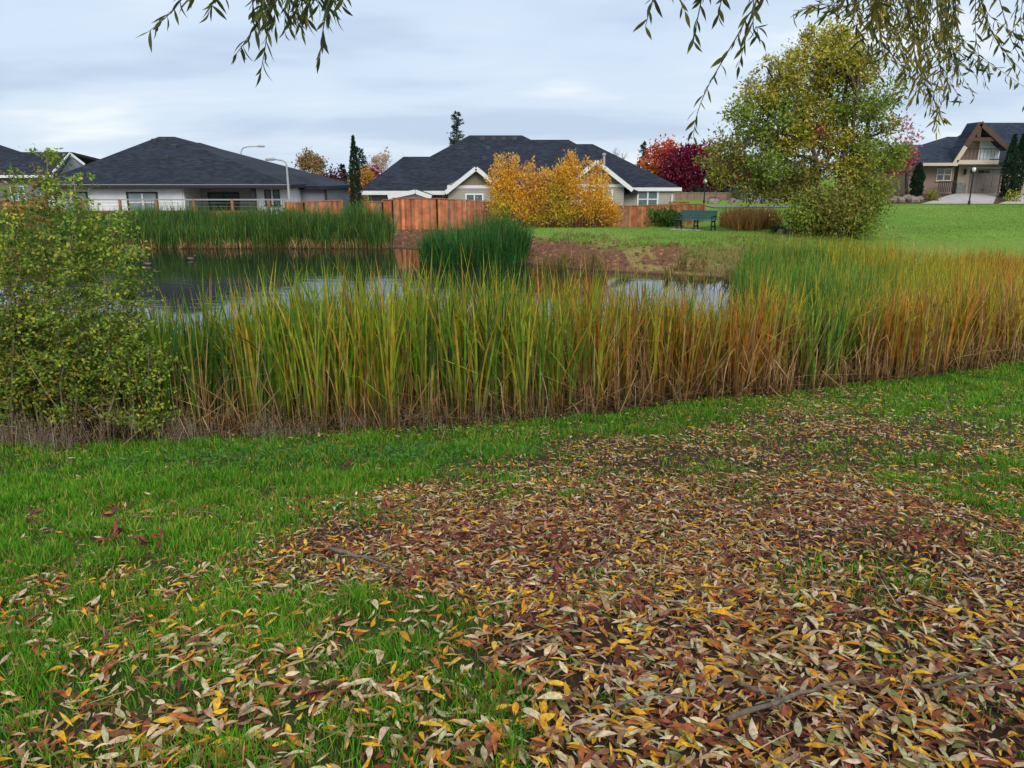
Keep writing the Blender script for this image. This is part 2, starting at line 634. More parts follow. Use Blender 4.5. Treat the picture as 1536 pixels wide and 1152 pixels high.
# leaf and grass cover over the near bank, read off the photograph and kept as places on the ground
COVER = [  # px, py, leaves, grass
    (50, 720, .02, 1), (200, 760, .03, 1), (350, 740, .05, 1), (500, 705, .06, 1), (100, 810, .06, 1), (300, 825, .12, .95), (0, 800, .05, 1), (420, 780, .15, .9),
    (600, 690, .12, .95), (750, 665, .12, 1), (900, 645, .15, 1), (1050, 618, .3, .95), (1200, 598, .28, .95), (1250, 626, .75, .4), (1100, 645, .75, .4), (950, 670, .75, .4), (1390, 632, .7, .5), (1400, 585, .15, 1), (1536, 570, .12, 1), (1300, 597, .35, .9), (1430, 600, .35, .9),
    (480, 820, .85, .12), (650, 800, 1, .05), (800, 785, 1, .04), (700, 735, .65, .45), (850, 705, .8, .35), (1000, 680, .85, .3), (1150, 650, .75, .4),
    (1300, 640, .8, .35), (1480, 635, .6, .75), (1536, 690, .72, .6), (1430, 690, .75, .5), (1000, 800, 1, .02), (1200, 780, 1, .05), (1350, 760, .95, .15),
    (1460, 745, .4, .85), (1400, 830, .95, .15), (1520, 820, .65, .6), (1000, 950, 1, .03), (1200, 1000, 1, .05), (1400, 950, 1, .05), (1500, 1100, 1, .06), (1200, 1130, 1, .06),
    (900, 1100, .95, .15), (700, 1110, .7, .5), (820, 960, .95, .08), (740, 870, 1, .04), (1180, 865, .8, .3), (1280, 890, .75, .35), (1090, 880, 1, .05),
    (50, 900, .55, .8), (200, 900, .44, .9), (350, 890, .42, .9), (100, 1000, .68, .7), (300, 1000, .58, .76), (500, 1060, .64, .66), (300, 1120, .7, .64), (50, 1120, .68, .66),
    (450, 920, .3, 1), (560, 930, .25, 1), (660, 940, .3, .95), (560, 990, .4, .8), (420, 980, .5, .7), (560, 860, .7, .3), (400, 850, .5, .6)]
_cov = []
for _x, _y, _l, _g in COVER:
    q = None
    lo, hi = 1.0, 14.0
    a_, b_, c_ = (float(v) for v in ray(_x, _y))
    for _ in range(40):                                   # walk the ray down to the ground
        md = (lo + hi) / 2
        if EYE + c_ * md / b_ > float(ground_z(a_ * md / b_, md)):
            lo = md
        else:
            hi = md
    _cov.append((a_ * lo / b_, lo, _l, _g))
_cov = np.array(_cov)


def cover(X, Y):
    X, Y = np.asarray(X, float), np.asarray(Y, float)
    num_l, num_g, den = np.zeros_like(X), np.zeros_like(X), np.zeros_like(X)
    for cx, cy, l_, g_ in _cov:
        w = 1.0 / (((X - cx) ** 2 + (Y - cy) ** 2) / (0.25 + 0.06 * cy) ** 2 + 0.03) ** 2
        num_l += w * l_
        num_g += w * g_
        den += w
    n = fbm(X, Y, 0.55, 8)
    L = np.clip(num_l / den + 0.22 * n, 0, 1)
    G = np.clip(num_g / den - 0.32 * n, 0, 1)
    return L, G


def nonuni(segs):
    out = [segs[0][0]]
    for a, b, st in segs:
        n = max(1, int(round((b - a) / st)))
        out += list(a + (b - a) * np.arange(1, n + 1) / n)
    return np.array(out)


def build_ground():
    xs = nonuni([(-900, -120, 60), (-120, -40, 6), (-40, -12, 0.8), (-12, 14, 0.11), (14, 46, 0.5), (46, 120, 5), (120, 900, 60)])
    ys = nonuni([(-60, -4, 6), (-4, 1, 0.3), (1, 14, 0.11), (14, 24, 0.5), (24, 50, 0.22), (50, 76, 0.5), (76, 130, 4), (130, 1500, 60)])
    X, Y = np.meshgrid(xs, ys)
    Z = ground_z(X, Y)
    V = np.stack([X, Y, Z], -1).reshape(-1, 3)
    nx = len(xs)
    i = (np.arange(len(ys) - 1) * nx)[:, None] + np.arange(nx - 1)[None, :]
    F = np.stack([i, i + 1, i + nx + 1, i + nx], -1).reshape(-1, 4)
    x, y = V[:, 0], V[:, 1]
    s, f = edge_y(x), far_y(x)
    d = y - f
    soil = np.array(lin(74, 55, 42))
    turf = np.array(lin(62, 92, 30))
    mud = np.array(lin(58, 46, 34))
    lawn = np.array(lin(108, 142, 52))
    dirt = np.array(lin(114, 82, 62))
    dry = np.array(lin(138, 122, 74))
    C = np.tile(soil, (len(V), 1))
    near = (y < s + 0.2) & (np.abs(x) < 20) & (y > -1)
    L, G = cover(x[near], y[near])
    C[near] = soil + (turf - soil) * (np.clip(G - 0.35 * L, 0, 1) * 0.75)[:, None]
    C[(y <= -1)] = turf
    C[(np.abs(x) >= 20) & (y < s)] = turf
    k = sstep(-0.25, 0.25, y - s)[:, None]
    C = C * (1 - k) + mud * k
    # beyond the pond
    far = (y > (s + f) / 2)
    n1 = fbm(x, y, 2.2, 9)
    n2 = fbm(x, y, 7.0, 12)
    cf = np.tile(lawn, (len(V), 1)) * (1 + 0.26 * n2 + .12 * n1)[:, None]
    cf = cf + (dry - cf) * (np.clip(0.4 * n1 + 0.3 * n2, 0, 0.6))[:, None]
    low = 1 - sstep(3.6, 5.6, d + 0.8 * n1)
    tone = np.where((x > 6.4)[:, None], dry * 0.8, dirt)
    tone = np.where(((n1 > 0.12) & (x > 4.5))[:, None], dry, tone)
    cf = cf + (tone - cf) * (low * (1 - .8 * sstep(10, 13, x)))[:, None]
    mid = (sstep(-7.4, -6.2, x) * (1 - sstep(-2.5, -0.5, x)) * (1 - sstep(9, 11, d)))[:, None]
    cf = cf + (dirt * 0.85 - cf) * mid
    lf = ((1 - sstep(-7.0, -6.0, x)) * (1 - sstep(60, 70, y)))[:, None]
    cf = cf + (dry * 0.7 - cf) * lf
    wet = (1 - sstep(0.0, 0.6, d))[:, None]
    cf = cf + (mud - cf) * wet
    C = np.where(far[:, None], cf, C)
    m, n, l, b = new_mat('ground_soil')
    at = n.new('ShaderNodeAttribute')
    at.attribute_name = 'Col'
    geo = n.new('ShaderNodeNewGeometry')
    no = n.new('ShaderNodeTexNoise')
    no.inputs['Scale'].default_value = 9.0
    no.inputs['Detail'].default_value = 8
    no.inputs['Roughness'].default_value = 0.7
    l.new(geo.outputs['Position'], no.inputs['Vector'])
    rr = n.new('ShaderNodeMapRange')
    rr.inputs[1].default_value, rr.inputs[2].default_value = 0.3, 0.7
    rr.inputs[3].default_value, rr.inputs[4].default_value = 0.55, 1.4
    l.new(no.outputs['Fac'], rr.inputs[0])
    mx = n.new('ShaderNodeMix')
    mx.data_type = 'RGBA'
    mx.blend_type = 'MULTIPLY'
    mx.inputs[0].default_value = 1.0
    l.new(at.outputs['Color'], mx.inputs[6])
    l.new(rr.outputs[0], mx.inputs[7])
    l.new(mx.outputs[2], b.inputs['Base Color'])
    b.inputs['Roughness'].default_value = 0.95
    b.inputs['Specular IOR Level'].default_value = 0.1
    bp = n.new('ShaderNodeBump')
    bp.inputs['Strength'].default_value = 0.8
    bp.inputs['Distance'].default_value = 0.04
    l.new(no.outputs['Fac'], bp.inputs['Height'])
    l.new(bp.outputs[0], b.inputs['Normal'])
    o = mesh_np('ground', V, F, C, m, None, True)
    tag(o, kind='structure')


build_ground()


def build_water():
    g = Geo()
    g.face([(-42, 8, WATER), (33, 8, WATER), (33, 44, WATER), (-42, 44, WATER)])
    m, n, l, b = new_mat('pond_water')
    b.inputs['Base Color'].default_value = (0.012, 0.017, 0.012, 1)
    b.inputs['Roughness'].default_value = 0.03
    b.inputs['IOR'].default_value = 1.333
    geo = n.new('ShaderNodeNewGeometry')
    mp = n.new('ShaderNodeMapping')
    mp.inputs['Scale'].default_value = (0.8, 2.4, 1)
    l.new(geo.outputs['Position'], mp.inputs['Vector'])
    no = n.new('ShaderNodeTexNoise')
    no.inputs['Scale'].default_value = 1.5
    no.inputs['Detail'].default_value = 3
    l.new(mp.outputs[0], no.inputs['Vector'])
    pt = n.new('ShaderNodeTexNoise')                       # calm and rippled patches
    pt.inputs['Scale'].default_value = 0.16
    pt.inputs['Detail'].default_value = 2
    l.new(geo.outputs['Position'], pt.inputs['Vector'])
    rg = n.new('ShaderNodeMapRange')
    rg.inputs[1].default_value, rg.inputs[2].default_value = 0.42, 0.66
    rg.inputs[3].default_value, rg.inputs[4].default_value = 0.1, 1.0
    l.new(pt.outputs['Fac'], rg.inputs[0])
    mu = n.new('ShaderNodeMath')
    mu.operation = 'MULTIPLY'
    l.new(no.outputs['Fac'], mu.inputs[0])
    l.new(rg.outputs[0], mu.inputs[1])
    bp = n.new('ShaderNodeBump')
    bp.inputs['Strength'].default_value = 0.16
    bp.inputs['Distance'].default_value = 0.04
    l.new(mu.outputs[0], bp.inputs['Height'])
    l.new(bp.outputs[0], b.inputs['Normal'])
    tag(g.build('pond_water', m), kind='structure')


build_water()


# ------------------------------------------------------------------ houses
def part(parent, name, material, fn, smooth=False):
    g = Geo()
    fn(g)
    return g.build(name, material, parent, smooth)


def hip(g, x0, x1, r0, r1, yf, yr, ze, zr, th=0.2, yb=None):
    """closed hip roof: front eave at yf, ridge at yr, back eave mirrored"""
    yb = 2 * yr - yf if yb is None else yb
    A, B, C_, D = (x0, yf, ze), (x1, yf, ze), (x1, yb, ze), (x0, yb, ze)
    R, S = (r0, yr, zr), (r1, yr, zr)
    g.face([A, B, S, R])
    g.face([B, C_, S])
    g.face([C_, D, R, S])
    g.face([D, A, R])
    lo = [(p[0], p[1], p[2] - th) for p in (A, B, C_, D)]
    top = [A, B, C_, D]
    for i in range(4):
        j = (i + 1) % 4
        g.face([lo[i], lo[j], top[j], top[i]])
    g.face(lo[::-1])


def gable_front(g, x0, x1, xm, zf, za_, y0, y1, th=0.16):
    """gable roof whose ridge runs away from the viewer, from y0 (front) to y1"""
    for a, b in (((x0, zf), (xm, za_)), ((xm, za_), (x1, zf))):
        g.hexa([(a[0], y0, a[1] - th), (b[0], y0, b[1] - th), (b[0], y1, b[1] - th), (a[0], y1, a[1] - th),
                (a[0], y0, a[1]), (b[0], y0, b[1]), (b[0], y1, b[1]), (a[0], y1, a[1])])


def window(parent, x0, x1, z0, z1, y, frame, pane, cols=2, rows=2, fw=0.07, mw=0.05, outer=None):
    """a window on a wall whose outer face lies at y; panes set into a frame that stands proud"""
    w = part(parent, 'window', M[frame], lambda g: (
        g.box(x0 - fw, x0, y - 0.06, y + 0.02, z0 - fw, z1 + fw), g.box(x1, x1 + fw, y - 0.06, y + 0.02, z0 - fw, z1 + fw),
        g.box(x0, x1, y - 0.06, y + 0.02, z1, z1 + fw), g.box(x0, x1, y - 0.06, y + 0.02, z0 - fw, z0)))
    part(w, 'sill', M[frame], lambda g: g.box(x0 - fw - 0.05, x1 + fw + 0.05, y - 0.11, y + 0.01, z0 - fw - 0.06, z0 - fw - 0.003))
    dx, dz = (x1 - x0) / cols, (z1 - z0) / rows
    for i in range(cols):
        for j in range(rows):
            part(w, 'pane', M[pane if isinstance(pane, str) else pane[j % len(pane)]],
                 lambda g: g.box(x0 + i * dx + 0.004, x0 + (i + 1) * dx - 0.004, y - 0.02, y + 0.01, z0 + j * dz + 0.004, z0 + (j + 1) * dz - 0.004))
    mf = M[outer or frame]
    for i in range(1, cols):
        part(w, 'mullion', mf, lambda g: g.box(x0 + i * dx - mw / 2, x0 + i * dx + mw / 2, y - 0.05, y - 0.015, z0 + 0.003, z1 - 0.003))
    for j in range(1, rows):
        part(w, 'muntin', mf, lambda g: g.box(x0 + 0.003, x1 - 0.003, y - 0.045, y - 0.017, z0 + j * dz - mw / 3, z0 + j * dz + mw / 3))
    return w


def roof_vents(roof, pts):
    for (x, y, z) in pts:
        part(roof, 'roof_vent', M['trim_dark'], lambda g: g.hexa([(x - .2, y - .2, z - .1), (x + .2, y - .2, z - .1), (x + .2, y + .2, z), (x - .2, y + .2, z),
                                                               (x - .16, y - .16, z + .12), (x + .16, y - .16, z + .12), (x + .16, y + .16, z + .16), (x - .16, y + .16, z + .16)]))


def on_slope(px, Y, yf, yr, ze, zr):
    """point of a front roof slope at depth Y under pixel column px"""
    z = ze + (zr - ze) * (Y - yf) / (yr - yf)
    b = (z - EYE) / Y
    py = 576 - FPX * math.tan(math.atan(b) + PITCH)
    return (P(px, py, Y)[0], Y, z)


def white_house():
    Yw = 46.0
    ze = za(277, Yw - 0.5)
    x0, x1 = xa(50, Yw - .5, 277), xa(436, Yw - .5, 277)
    t = thing('white_house', 'white single-storey house with navy hip roof and covered patio behind cable railing', 'house', ((x0 + x1) / 2, Yw, -1.6))
    zr = za(205, 53.4)
    roof = part(t, 'roof', M['roof_navy'], lambda g: hip(g, x0, x1, xa(238, 53.4, 205), xa(262, 53.4, 205), Yw - .5, 53.4, ze, zr))
    part(t, 'rear_roof', M['roof_navy'], lambda g: hip(g, xa(140, 49, 280), xa(428, 49, 280), xa(268, 54.6, 214), xa(300, 54.6, 214), 48.6, 54.6, ze + .1, za(214, 54.6)))
    roof_vents(roof, [on_slope(px, Y, Yw - .5, 53.4, ze, zr) for px, Y in ((232, 52.6), (246, 52.7), (262, 51.5), (250, 49.6))])
    part(roof, 'gutter', M['trim_dark'], lambda g: g.box(x0 - .02, x1 + .02, Yw - .6, Yw - .503, ze - .19, ze + .01))
    part(roof, 'flashing', M['rail_wire'], lambda g: g.box(x0, x1, Yw - .63, Yw - .603, ze - .02, ze + .02))
    xl, xp, xq, xr = xa(60, Yw), xa(276, Yw), xa(380, Yw), xa(430, Yw)
    part(t, 'wall', M['white_siding'], lambda g: g.box(xl, xp, Yw, 60.5, -1.8, ze - .2))
    part(t, 'patio_wall', M['patio_siding'], lambda g: g.box(xp, xq, Yw + 2.4, Yw + 3, -1.8, ze - .2))
    part(t, 'wall', M['white_siding'], lambda g: g.box(xq, xr, Yw + .5, 60.4, -1.8, ze - .2))
    part(t, 'patio_post', M['trim_dark'], lambda g: g.box(xa(379, Yw) - .02, xa(384, Yw) + .02, Yw - .25, Yw - .02, -1.7, ze - .2))
    part(t, 'patio_slab', M['concrete'], lambda g: g.box(xp + .01, xq, Yw - .3, Yw + 2.4, -1.75, -1.5))
    for a, b in ((84, 129), (192, 234)):
        window(t, xa(a, Yw), xa(b, Yw), za(317, Yw), za(290, Yw), Yw, 'trim_dark', 'blind', 2, 2, .09, .09, 'trim_white')
    yp = Yw + 2.4
    window(t, xa(314, yp), xa(356, yp), -1.45, za(291, yp), yp, 'trim_dark', 'glass', 2, 1, .1, .08)
    for a, b in ((398, 405), (411, 418)):
        window(t, xa(a, Yw + .5), xa(b, Yw + .5), za(306, Yw + .5), za(286, Yw + .5), Yw + .5, 'trim_dark', 'glass_mid', 1, 1, .05)
    # garage wing
    Yg = 49.0
    zg = za(279, Yg - .4)
    part(t, 'wing_wall', M['grey_siding'], lambda g: g.box(xa(428, Yg), xa(488, Yg), Yg, 56, -1.8, zg - .18))
    part(t, 'corner_trim', M['trim_dark'], lambda g: g.box(xa(487, Yg), xa(490, Yg), Yg - .04, Yg + .1, -1.8, zg - .2))
    part(t, 'wing_roof', M['roof_navy'], lambda g: hip(g, xa(405, Yg), xa(494, Yg), xa(412, 52.4, 262), xa(445, 52.4, 262), Yg - .4, 52.4, zg, za(262, 52.4), .2))
    for px in (62.5, 273, 427):
        xd = xa(px, Yw)
        yd = Yw + (.5 if px > 400 else 0)
        part(t, 'downpipe', M['trim_white'], lambda g: g.box(xd - .04, xd + .04, yd - .09, yd - .01, -1.7, ze - .22))
    # light fitting by the patio door
    part(t, 'wall_lamp', M['globe'], lambda g: g.lathe((xa(404, Yw + .4, 280), Yw + .4, za(281, Yw + .4)), [(.02, -.1), (.09, -.06), (.1, .04), (.03, .1)], 8), True)


white_house()


def grey_house():
    Yw = 58.0
    zt = -1.5
    t = thing('grey_house', 'grey house with navy gable roof and white barge boards beside the white house', 'house', (-38, Yw, zt))
    zr = za(228, Yw + 4)
    ze = za(262, Yw + .2)
    xr = xa(108, Yw + 4, 228)
    xl = xr - 16
    # ridge runs sideways, gable end on the side that faces the white house
    def rf(g):
        g.hexa([(xl, Yw, ze - .2), (xr + .9, Yw, ze - .2), (xr, Yw + 4, zr - .2), (xl, Yw + 4, zr - .2), (xl, Yw, ze), (xr + .9, Yw, ze), (xr, Yw + 4, zr), (xl, Yw + 4, zr)])
        g.hexa([(xl, Yw + 4, zr - .2), (xr, Yw + 4, zr - .2), (xr + 1.5, Yw + 8, ze + .7), (xl, Yw + 8, ze + .7), (xl, Yw + 4, zr), (xr, Yw + 4, zr), (xr + 1.5, Yw + 8, ze + .9), (xl, Yw + 8, ze + .9)])
    roof = part(t, 'roof', M['roof_navy'], rf)
    x_g = xa(80, Yw, 262)
    part(roof, 'barge_board', M['trim_white'], lambda g: g.bar((xr, Yw + 3.7, zr - .12), (x_g, Yw - .1, za(260, Yw)), .08, .15))
    part(roof, 'barge_board', M['trim_white'], lambda g: g.bar((xr, Yw + 3.7, zr - .12), (xa(127, Yw + 3.7, 247), Yw + 3.7, za(247, Yw + 3.7)), .08, .15))
    part(t, 'gable_wall', M['grey_siding'], lambda g: (g.face([(xr - 1.2, Yw + 1.6, -1.6), (xr + .9, Yw + 3.9, -1.6), (xr + .9, Yw + 3.9, za(247, Yw + 3.9)), (xr, Yw + 3.75, zr - .35), (x_g + .1, Yw + .3, za(259, Yw)), (x_g + .1, Yw + .3, -1.6)])))
    part(t, 'wall', M['grey_siding'], lambda g: g.box(xl, xr - .4, Yw + .5, Yw + 7, -1.8, ze - .2))
    part(roof, 'gutter', M['trim_white'], lambda g: g.box(xl, x_g, Yw - .1, Yw - .003, ze - .22, ze - .03))
    roof_vents(roof, [on_slope(px, Yw + 3.4, Yw, Yw + 4, ze, zr) for px in (45, 66, 88)])
    part(t, 'rear_roof', M['roof_navy'], lambda g: hip(g, xl - 6, xl + 12, xl - 2, xa(-12, Yw + 7, 222), Yw + 2, Yw + 8, ze, za(217, Yw + 8)))
    window(t, xa(18, Yw + .5), xa(36, Yw + .5), za(300, Yw + .5), za(280, Yw + .5), Yw + .5, 'trim_white', 'glass_mid')


grey_house()


def taupe_house():
    Yw = 53.0
    t = thing('taupe_house', 'taupe house with white-trimmed gables and broad navy roof behind cedar fence', 'house', (0.5, Yw, -1.5))
    yf = Yw - .5
    ze = za(287, yf)
    mk = lambda x0, x1, r0, r1, pr, yr, zz=None, y0=yf: (lambda g: hip(g, xa(x0, y0, 287), xa(x1, y0, 287), xa(r0, yr, pr), xa(r1, yr, pr), y0, yr, zz or ze, za(pr, yr), .2))
    roof = part(t, 'roof', M['roof_navy'], mk(548, 958, 704, 783, 203, 61.8))
    part(t, 'side_roof', M['roof_navy'], mk(538, 745, 605, 660, 235, 58.2, ze + .015))
    part(t, 'rear_roof', M['roof_navy'], mk(640, 990, 797, 853, 209.5, 62.6, ze + .03, yf + 1.6))
    zr3 = za(282, yf + .4)
    part(t, 'east_roof', M['roof_navy'], mk(700, 1023, 800, 889, 216, 61.0, zr3, yf + .4))
    roof_vents(roof, [on_slope(px, Y, yf, 61.8, ze, za(203, 61.8)) for px, Y in ((724, 61.1), (741, 61.1), (756, 61.1), (772, 61.1), (732, 59.4), (727, 57.6))])
    part(t, 'flue_pipe', M['metal'], lambda g: (g.tube([P(906, 250, 57), P(906, 233, 57)], .09, 8), g.tube([P(906, 233, 57), P(906, 229.5, 57)], .14, 8)))
    # walls
    part(t, 'wall', M['taupe_siding'], lambda g: g.box(xa(552, Yw), xa(940, Yw), Yw + .25, 68, -1.7, ze - .2))
    part(t, 'east_wall', M['taupe_siding'], lambda g: g.box(xa(936, Yw), xa(1012, Yw), Yw, 67.5, -1.7, zr3 - .21))
    # eaves
    part(roof, 'gutter', M['trim_white'], lambda g: g.box(xa(538, yf), xa(668, yf), yf - .1, yf - .003, ze - .22, ze + .03))
    part(roof, 'gutter', M['trim_white'], lambda g: g.box(xa(948, yf), xa(1024, yf), yf + .3, yf + .397, zr3 - .2, zr3 + .03))

    def gable(xl, xm, xr, yfoot, yap, Y0, ytrim, wl, wr, ridge_to):
        zf, zp = za(yfoot, Y0), za(yap, Y0)
        X0, X1, X2 = xa(xl, Y0, yfoot), xa(xm, Y0, yap), xa(xr, Y0, yfoot)
        gr = part(t, 'gable_roof', M['roof_navy'], lambda g: gable_front(g, X0, X2, X1, zf, zp, Y0, ridge_to))
        for a in ((X0, zf), (X2, zf)):
            part(gr, 'barge_board', M['trim_white'], lambda g: g.bar((X1, Y0 - .05, zp - .1), (a[0], Y0 - .05, a[1] - .1), .09, .26, (0, 0, 1)))
        Yg = Y0 + .35
        W0, W1 = xa(wl, Yg), xa(wr, Yg)
        zt = za(ytrim, Yg)
        sl = (zp - zf) / (X1 - X0)
        zw = lambda x: (zp - abs(x - X1) * sl) - .2
        part(t, 'gable_panel', M['tan_gable'], lambda g: g.hexa([(W0, Yg, zt), (W1, Yg, zt), (W1, Yg + .4, zt), (W0, Yg + .4, zt), (X1 - .02, Yg, zw(X1)), (X1 + .02, Yg, zw(X1)), (X1 + .02, Yg + .4, zw(X1)), (X1 - .02, Yg + .4, zw(X1))]))
        part(t, 'trim_band', M['trim_white'], lambda g: g.box(W0, W1, Yg - .04, Yg + .3, zt - .2, zt))
        part(t, 'gable_wall', M['taupe_siding'], lambda g: g.box(W0 + .05, W1 - .05, Yg + .003, Yg + 1.2, -1.7, zt - .2))
        return Yg
    yg = gable(668, 714, 760, 287, 250, 51.6, 278, 671, 757, 57.5)
    window(t, xa(700, yg), xa(723, yg), za(311, yg), za(292.5, yg), yg, 'trim_white', 'glass_mid', 2, 2, .1, .08)
    yg2 = gable(842, 895, 949, 283, 240, 51.8, 276, 846, 937, 58)
    window(t, xa(872, yg2), xa(917, yg2), za(309, yg2), za(287, yg2), yg2, 'trim_white', 'blind', 2, 2, .1, .08)
    window(t, xa(958, Yw), xa(985.5, Yw), za(311, Yw), za(286.5, Yw), Yw, 'trim_white', 'glass_mid', 2, 2, .1, .09)
    for px in (556, 664, 1008):
        xd = xa(px, Yw)
        yd = Yw + (0 if px > 900 else .25)
        part(t, 'downpipe', M['trim_white'], lambda g: g.box(xd - .04, xd + .04, yd - .09, yd - .01, -1.6, ze - .22))
    # small porch gable
    gable(582, 623, 647, 293.5, 285, 50.6, 292.5, 585, 645, 53.5)


taupe_house()


def chalet_house():
    Yw = 69.0
    t = thing('chalet_house', 'tan house with steep blue roof, balcony gable and brown garage door', 'house', (44, Yw, 0.15))
    zgr = 0.0
    # side wing
    yw = Yw - 1.0
    ze = za(245, yw - .4)
    roof = part(t, 'wing_roof', M['roof_blue'], lambda g: hip(g, xa(1376, yw, 245), xa(1433, yw, 245), xa(1421, yw + 6, 205), xa(1452, yw + 6, 205), yw - .4, yw + 6, ze, za(205, yw + 6)))
    part(roof, 'gutter', M['trim_cream'], lambda g: g.box(xa(1379, yw - .5), xa(1431, yw - .5), yw - .5, yw - .403, ze - .2, ze + .04))
    part(t, 'far_roof', M['roof_brown'], lambda g: hip(g, xa(1318, 72, 243), xa(1440, 72, 243), xa(1342, 78, 217), xa(1420, 78, 217), 72, 78, za(243, 72), za(217, 78)))
    part(t, 'wing_wall', M['brown_siding'], lambda g: g.box(xa(1366, yw), xa(1433, yw), yw + .6, yw + 10, -.6, ze - .2))
    part(t, 'far_wall', M['brown_siding'], lambda g: g.box(xa(1330, 73), xa(1400, 73), 72.6, 80, -.6, za(243, 72) - .2))
    window(t, xa(1407.5, yw), xa(1427.5, yw), za(270, yw), za(254, yw), yw + .6, 'trim_cream', 'glass', 2, 2, .08, .1)
    # porch rail
    zr0, zr1 = za(288, yw - .2), za(273, yw - .2)
    part(t, 'porch_rail', M['trim_dark'], lambda g: [g.box(x, x + .05, yw - .25, yw - .2, zr0, zr1) for x in np.arange(xa(1404, yw), xa(1431, yw), .16)] + [g.box(xa(1404, yw), xa(1431, yw), yw - .28, yw - .17, zr1, zr1 + .08)])
    # garage block
    zb = za(244, Yw)
    part(t, 'garage_wall', M['tan_siding'], lambda g: (g.box(xa(1433, Yw), xa(1450.5, Yw), Yw, Yw + .4, -.4, zb), g.box(xa(1450.5, Yw), xa(1498, Yw), Yw, Yw + .4, za(252.5, Yw), zb), g.box(xa(1498, Yw), xa(1560, Yw), Yw, Yw + .4, -.4, zb), g.box(xa(1433, Yw), xa(1560, Yw), Yw + .5, Yw + 9, -.4, zb)))
    part(t, 'stone_pier', M['stone'], lambda g: g.box(xa(1432, Yw), xa(1446, Yw), Yw - .18, Yw + .1, -.4, za(274, Yw)))
    door = part(t, 'garage_door', M['garage'], lambda g: g.box(xa(1451, Yw), xa(1497.5, Yw), Yw + .12, Yw + .2, -.2, za(253, Yw)))
    dz = (za(260, Yw) - .15) / 3
    for i in range(4):
        xx0, xx1 = xa(1452 + i * 11.4, Yw), xa(1452 + i * 11.4 + 9.6, Yw)
        part(door, 'door_pane', M['glass'], lambda g: g.box(xx0, xx1, Yw + .09, Yw + .14, za(259.5, Yw), za(255.5, Yw)))
        for j in range(3):
            part(door, 'door_panel', M['garage'], lambda g: g.box(xx0, xx1, Yw + .095, Yw + .14, .2 + j * dz, .2 + (j + .82) * dz))
    part(door, 'door_handle', M['metal_dark'], lambda g: g.box(xa(1472, Yw), xa(1477, Yw), Yw + .06, Yw + .1, .5, .55))
    part(t, 'lintel', M['trim_cream'], lambda g: g.box(xa(1449, Yw), xa(1499, Yw), Yw - .08, Yw + .05, za(252.8, Yw), za(250.8, Yw)))
    lx, lz = xa(1441, Yw), za(257, Yw)
    part(t, 'wall_lantern', M['metal_dark'], lambda g: (g.lathe((lx, Yw - .22, lz), [(.03, -.3), (.1, -.25), (.13, .1), (.02, .25)], 6), g.box(lx - .03, lx + .03, Yw - .2, Yw, lz + .1, lz + .16)))
    # upper gable with balcony
    zf1, zap = za(246, Yw - 1), za(183, Yw - 1)
    xm, xl = xa(1469, Yw - 1, 183), xa(1428, Yw - 1, 246)
    xr = xa(1511, Yw - 1, 221)
    zr = za(221, Yw - 1)
    g1 = part(t, 'gable_roof', M['roof_blue'], lambda g: (g.hexa([(xl, Yw - 1.2, zf1 - .25), (xm, Yw - 1.2, zap - .25), (xm, Yw + .8, zap - .25), (xl, Yw + .4, zf1 - .25), (xl, Yw - 1.2, zf1), (xm, Yw - 1.2, zap), (xm, Yw + .8, zap), (xl, Yw + .4, zf1)]),
                                                       g.hexa([(xm, Yw - 1.2, zap - .25), (xr, Yw - 1.2, zr - .25), (xr, Yw + 2, zr - .25), (xm, Yw + .8, zap - .25), (xm, Yw - 1.2, zap), (xr, Yw - 1.2, zr), (xr, Yw + 2, zr), (xm, Yw + .8, zap)])))
    part(g1, 'barge_board', M['trim_cream'], lambda g: g.bar((xl, Yw - 1.25, zf1 - .12), (xl + (xm - xl) * .45, Yw - 1.25, zf1 + (zap - zf1) * .45 - .12), .1, .34))
    part(g1, 'barge_board', M['trim_brown'], lambda g: g.bar((xl + (xm - xl) * .46, Yw - 1.25, zf1 + (zap - zf1) * .46 - .12), (xm, Yw - 1.25, zap - .12), .12, .4))
    part(g1, 'barge_board', M['trim_brown'], lambda g: g.bar((xm, Yw - 1.25, zap - .12), (xr, Yw - 1.25, zr - .12), .12, .4))
    xt = xl + (xm - xl) * .62
    zt = zf1 + (zap - zf1) * .62
    part(g1, 'truss_beam', M['trim_brown'], lambda g: g.box(xt, xa(1496, Yw - 1, 225), Yw - 1.2, Yw - 1.0, zt - .25, zt + .05))
    part(g1, 'king_post', M['trim_brown'], lambda g: g.box(xm - .15, xm + .15, Yw - 1.24, Yw - 1.0, zt + .06, zap - .3))
    zfl = za(240, Yw - 1)
    wallx = lambda z: xl + (xm - xl) * (z - zf1) / (zap - zf1)
    zw2 = za(213, Yw)
    pent = [(wallx(zb) + .35, zb + .003), (xr - .3, zb + .003), (xr - .3, zr - .3), (xm, zap - .3)]
    part(t, 'gable_wall', M['brown_siding'], lambda g: g.hexa([(a, Yw, c) for a, c in pent] + [(a, Yw + .4, c) for a, c in pent]))
    part(t, 'balcony_floor', M['trim_cream'], lambda g: g.box(xa(1437, Yw - 1.2, 225), xa(1500, Yw - 1.2, 225), Yw - 1.3, Yw - .003, zfl - .35, zfl))
    zt2 = za(224, Yw - 1.2)
    bx0, bx1 = xa(1444, Yw - 1.2, 225), xa(1500, Yw - 1.2, 225)
    part(t, 'balcony_rail', M['metal_dark'], lambda g: [g.box(x, x + .022, Yw - 1.25, Yw - 1.228, zfl, zt2) for x in np.arange(bx0, bx1, .3)] + [g.box(bx0, bx1, Yw - 1.27, Yw - 1.19, zt2, zt2 + .07)])
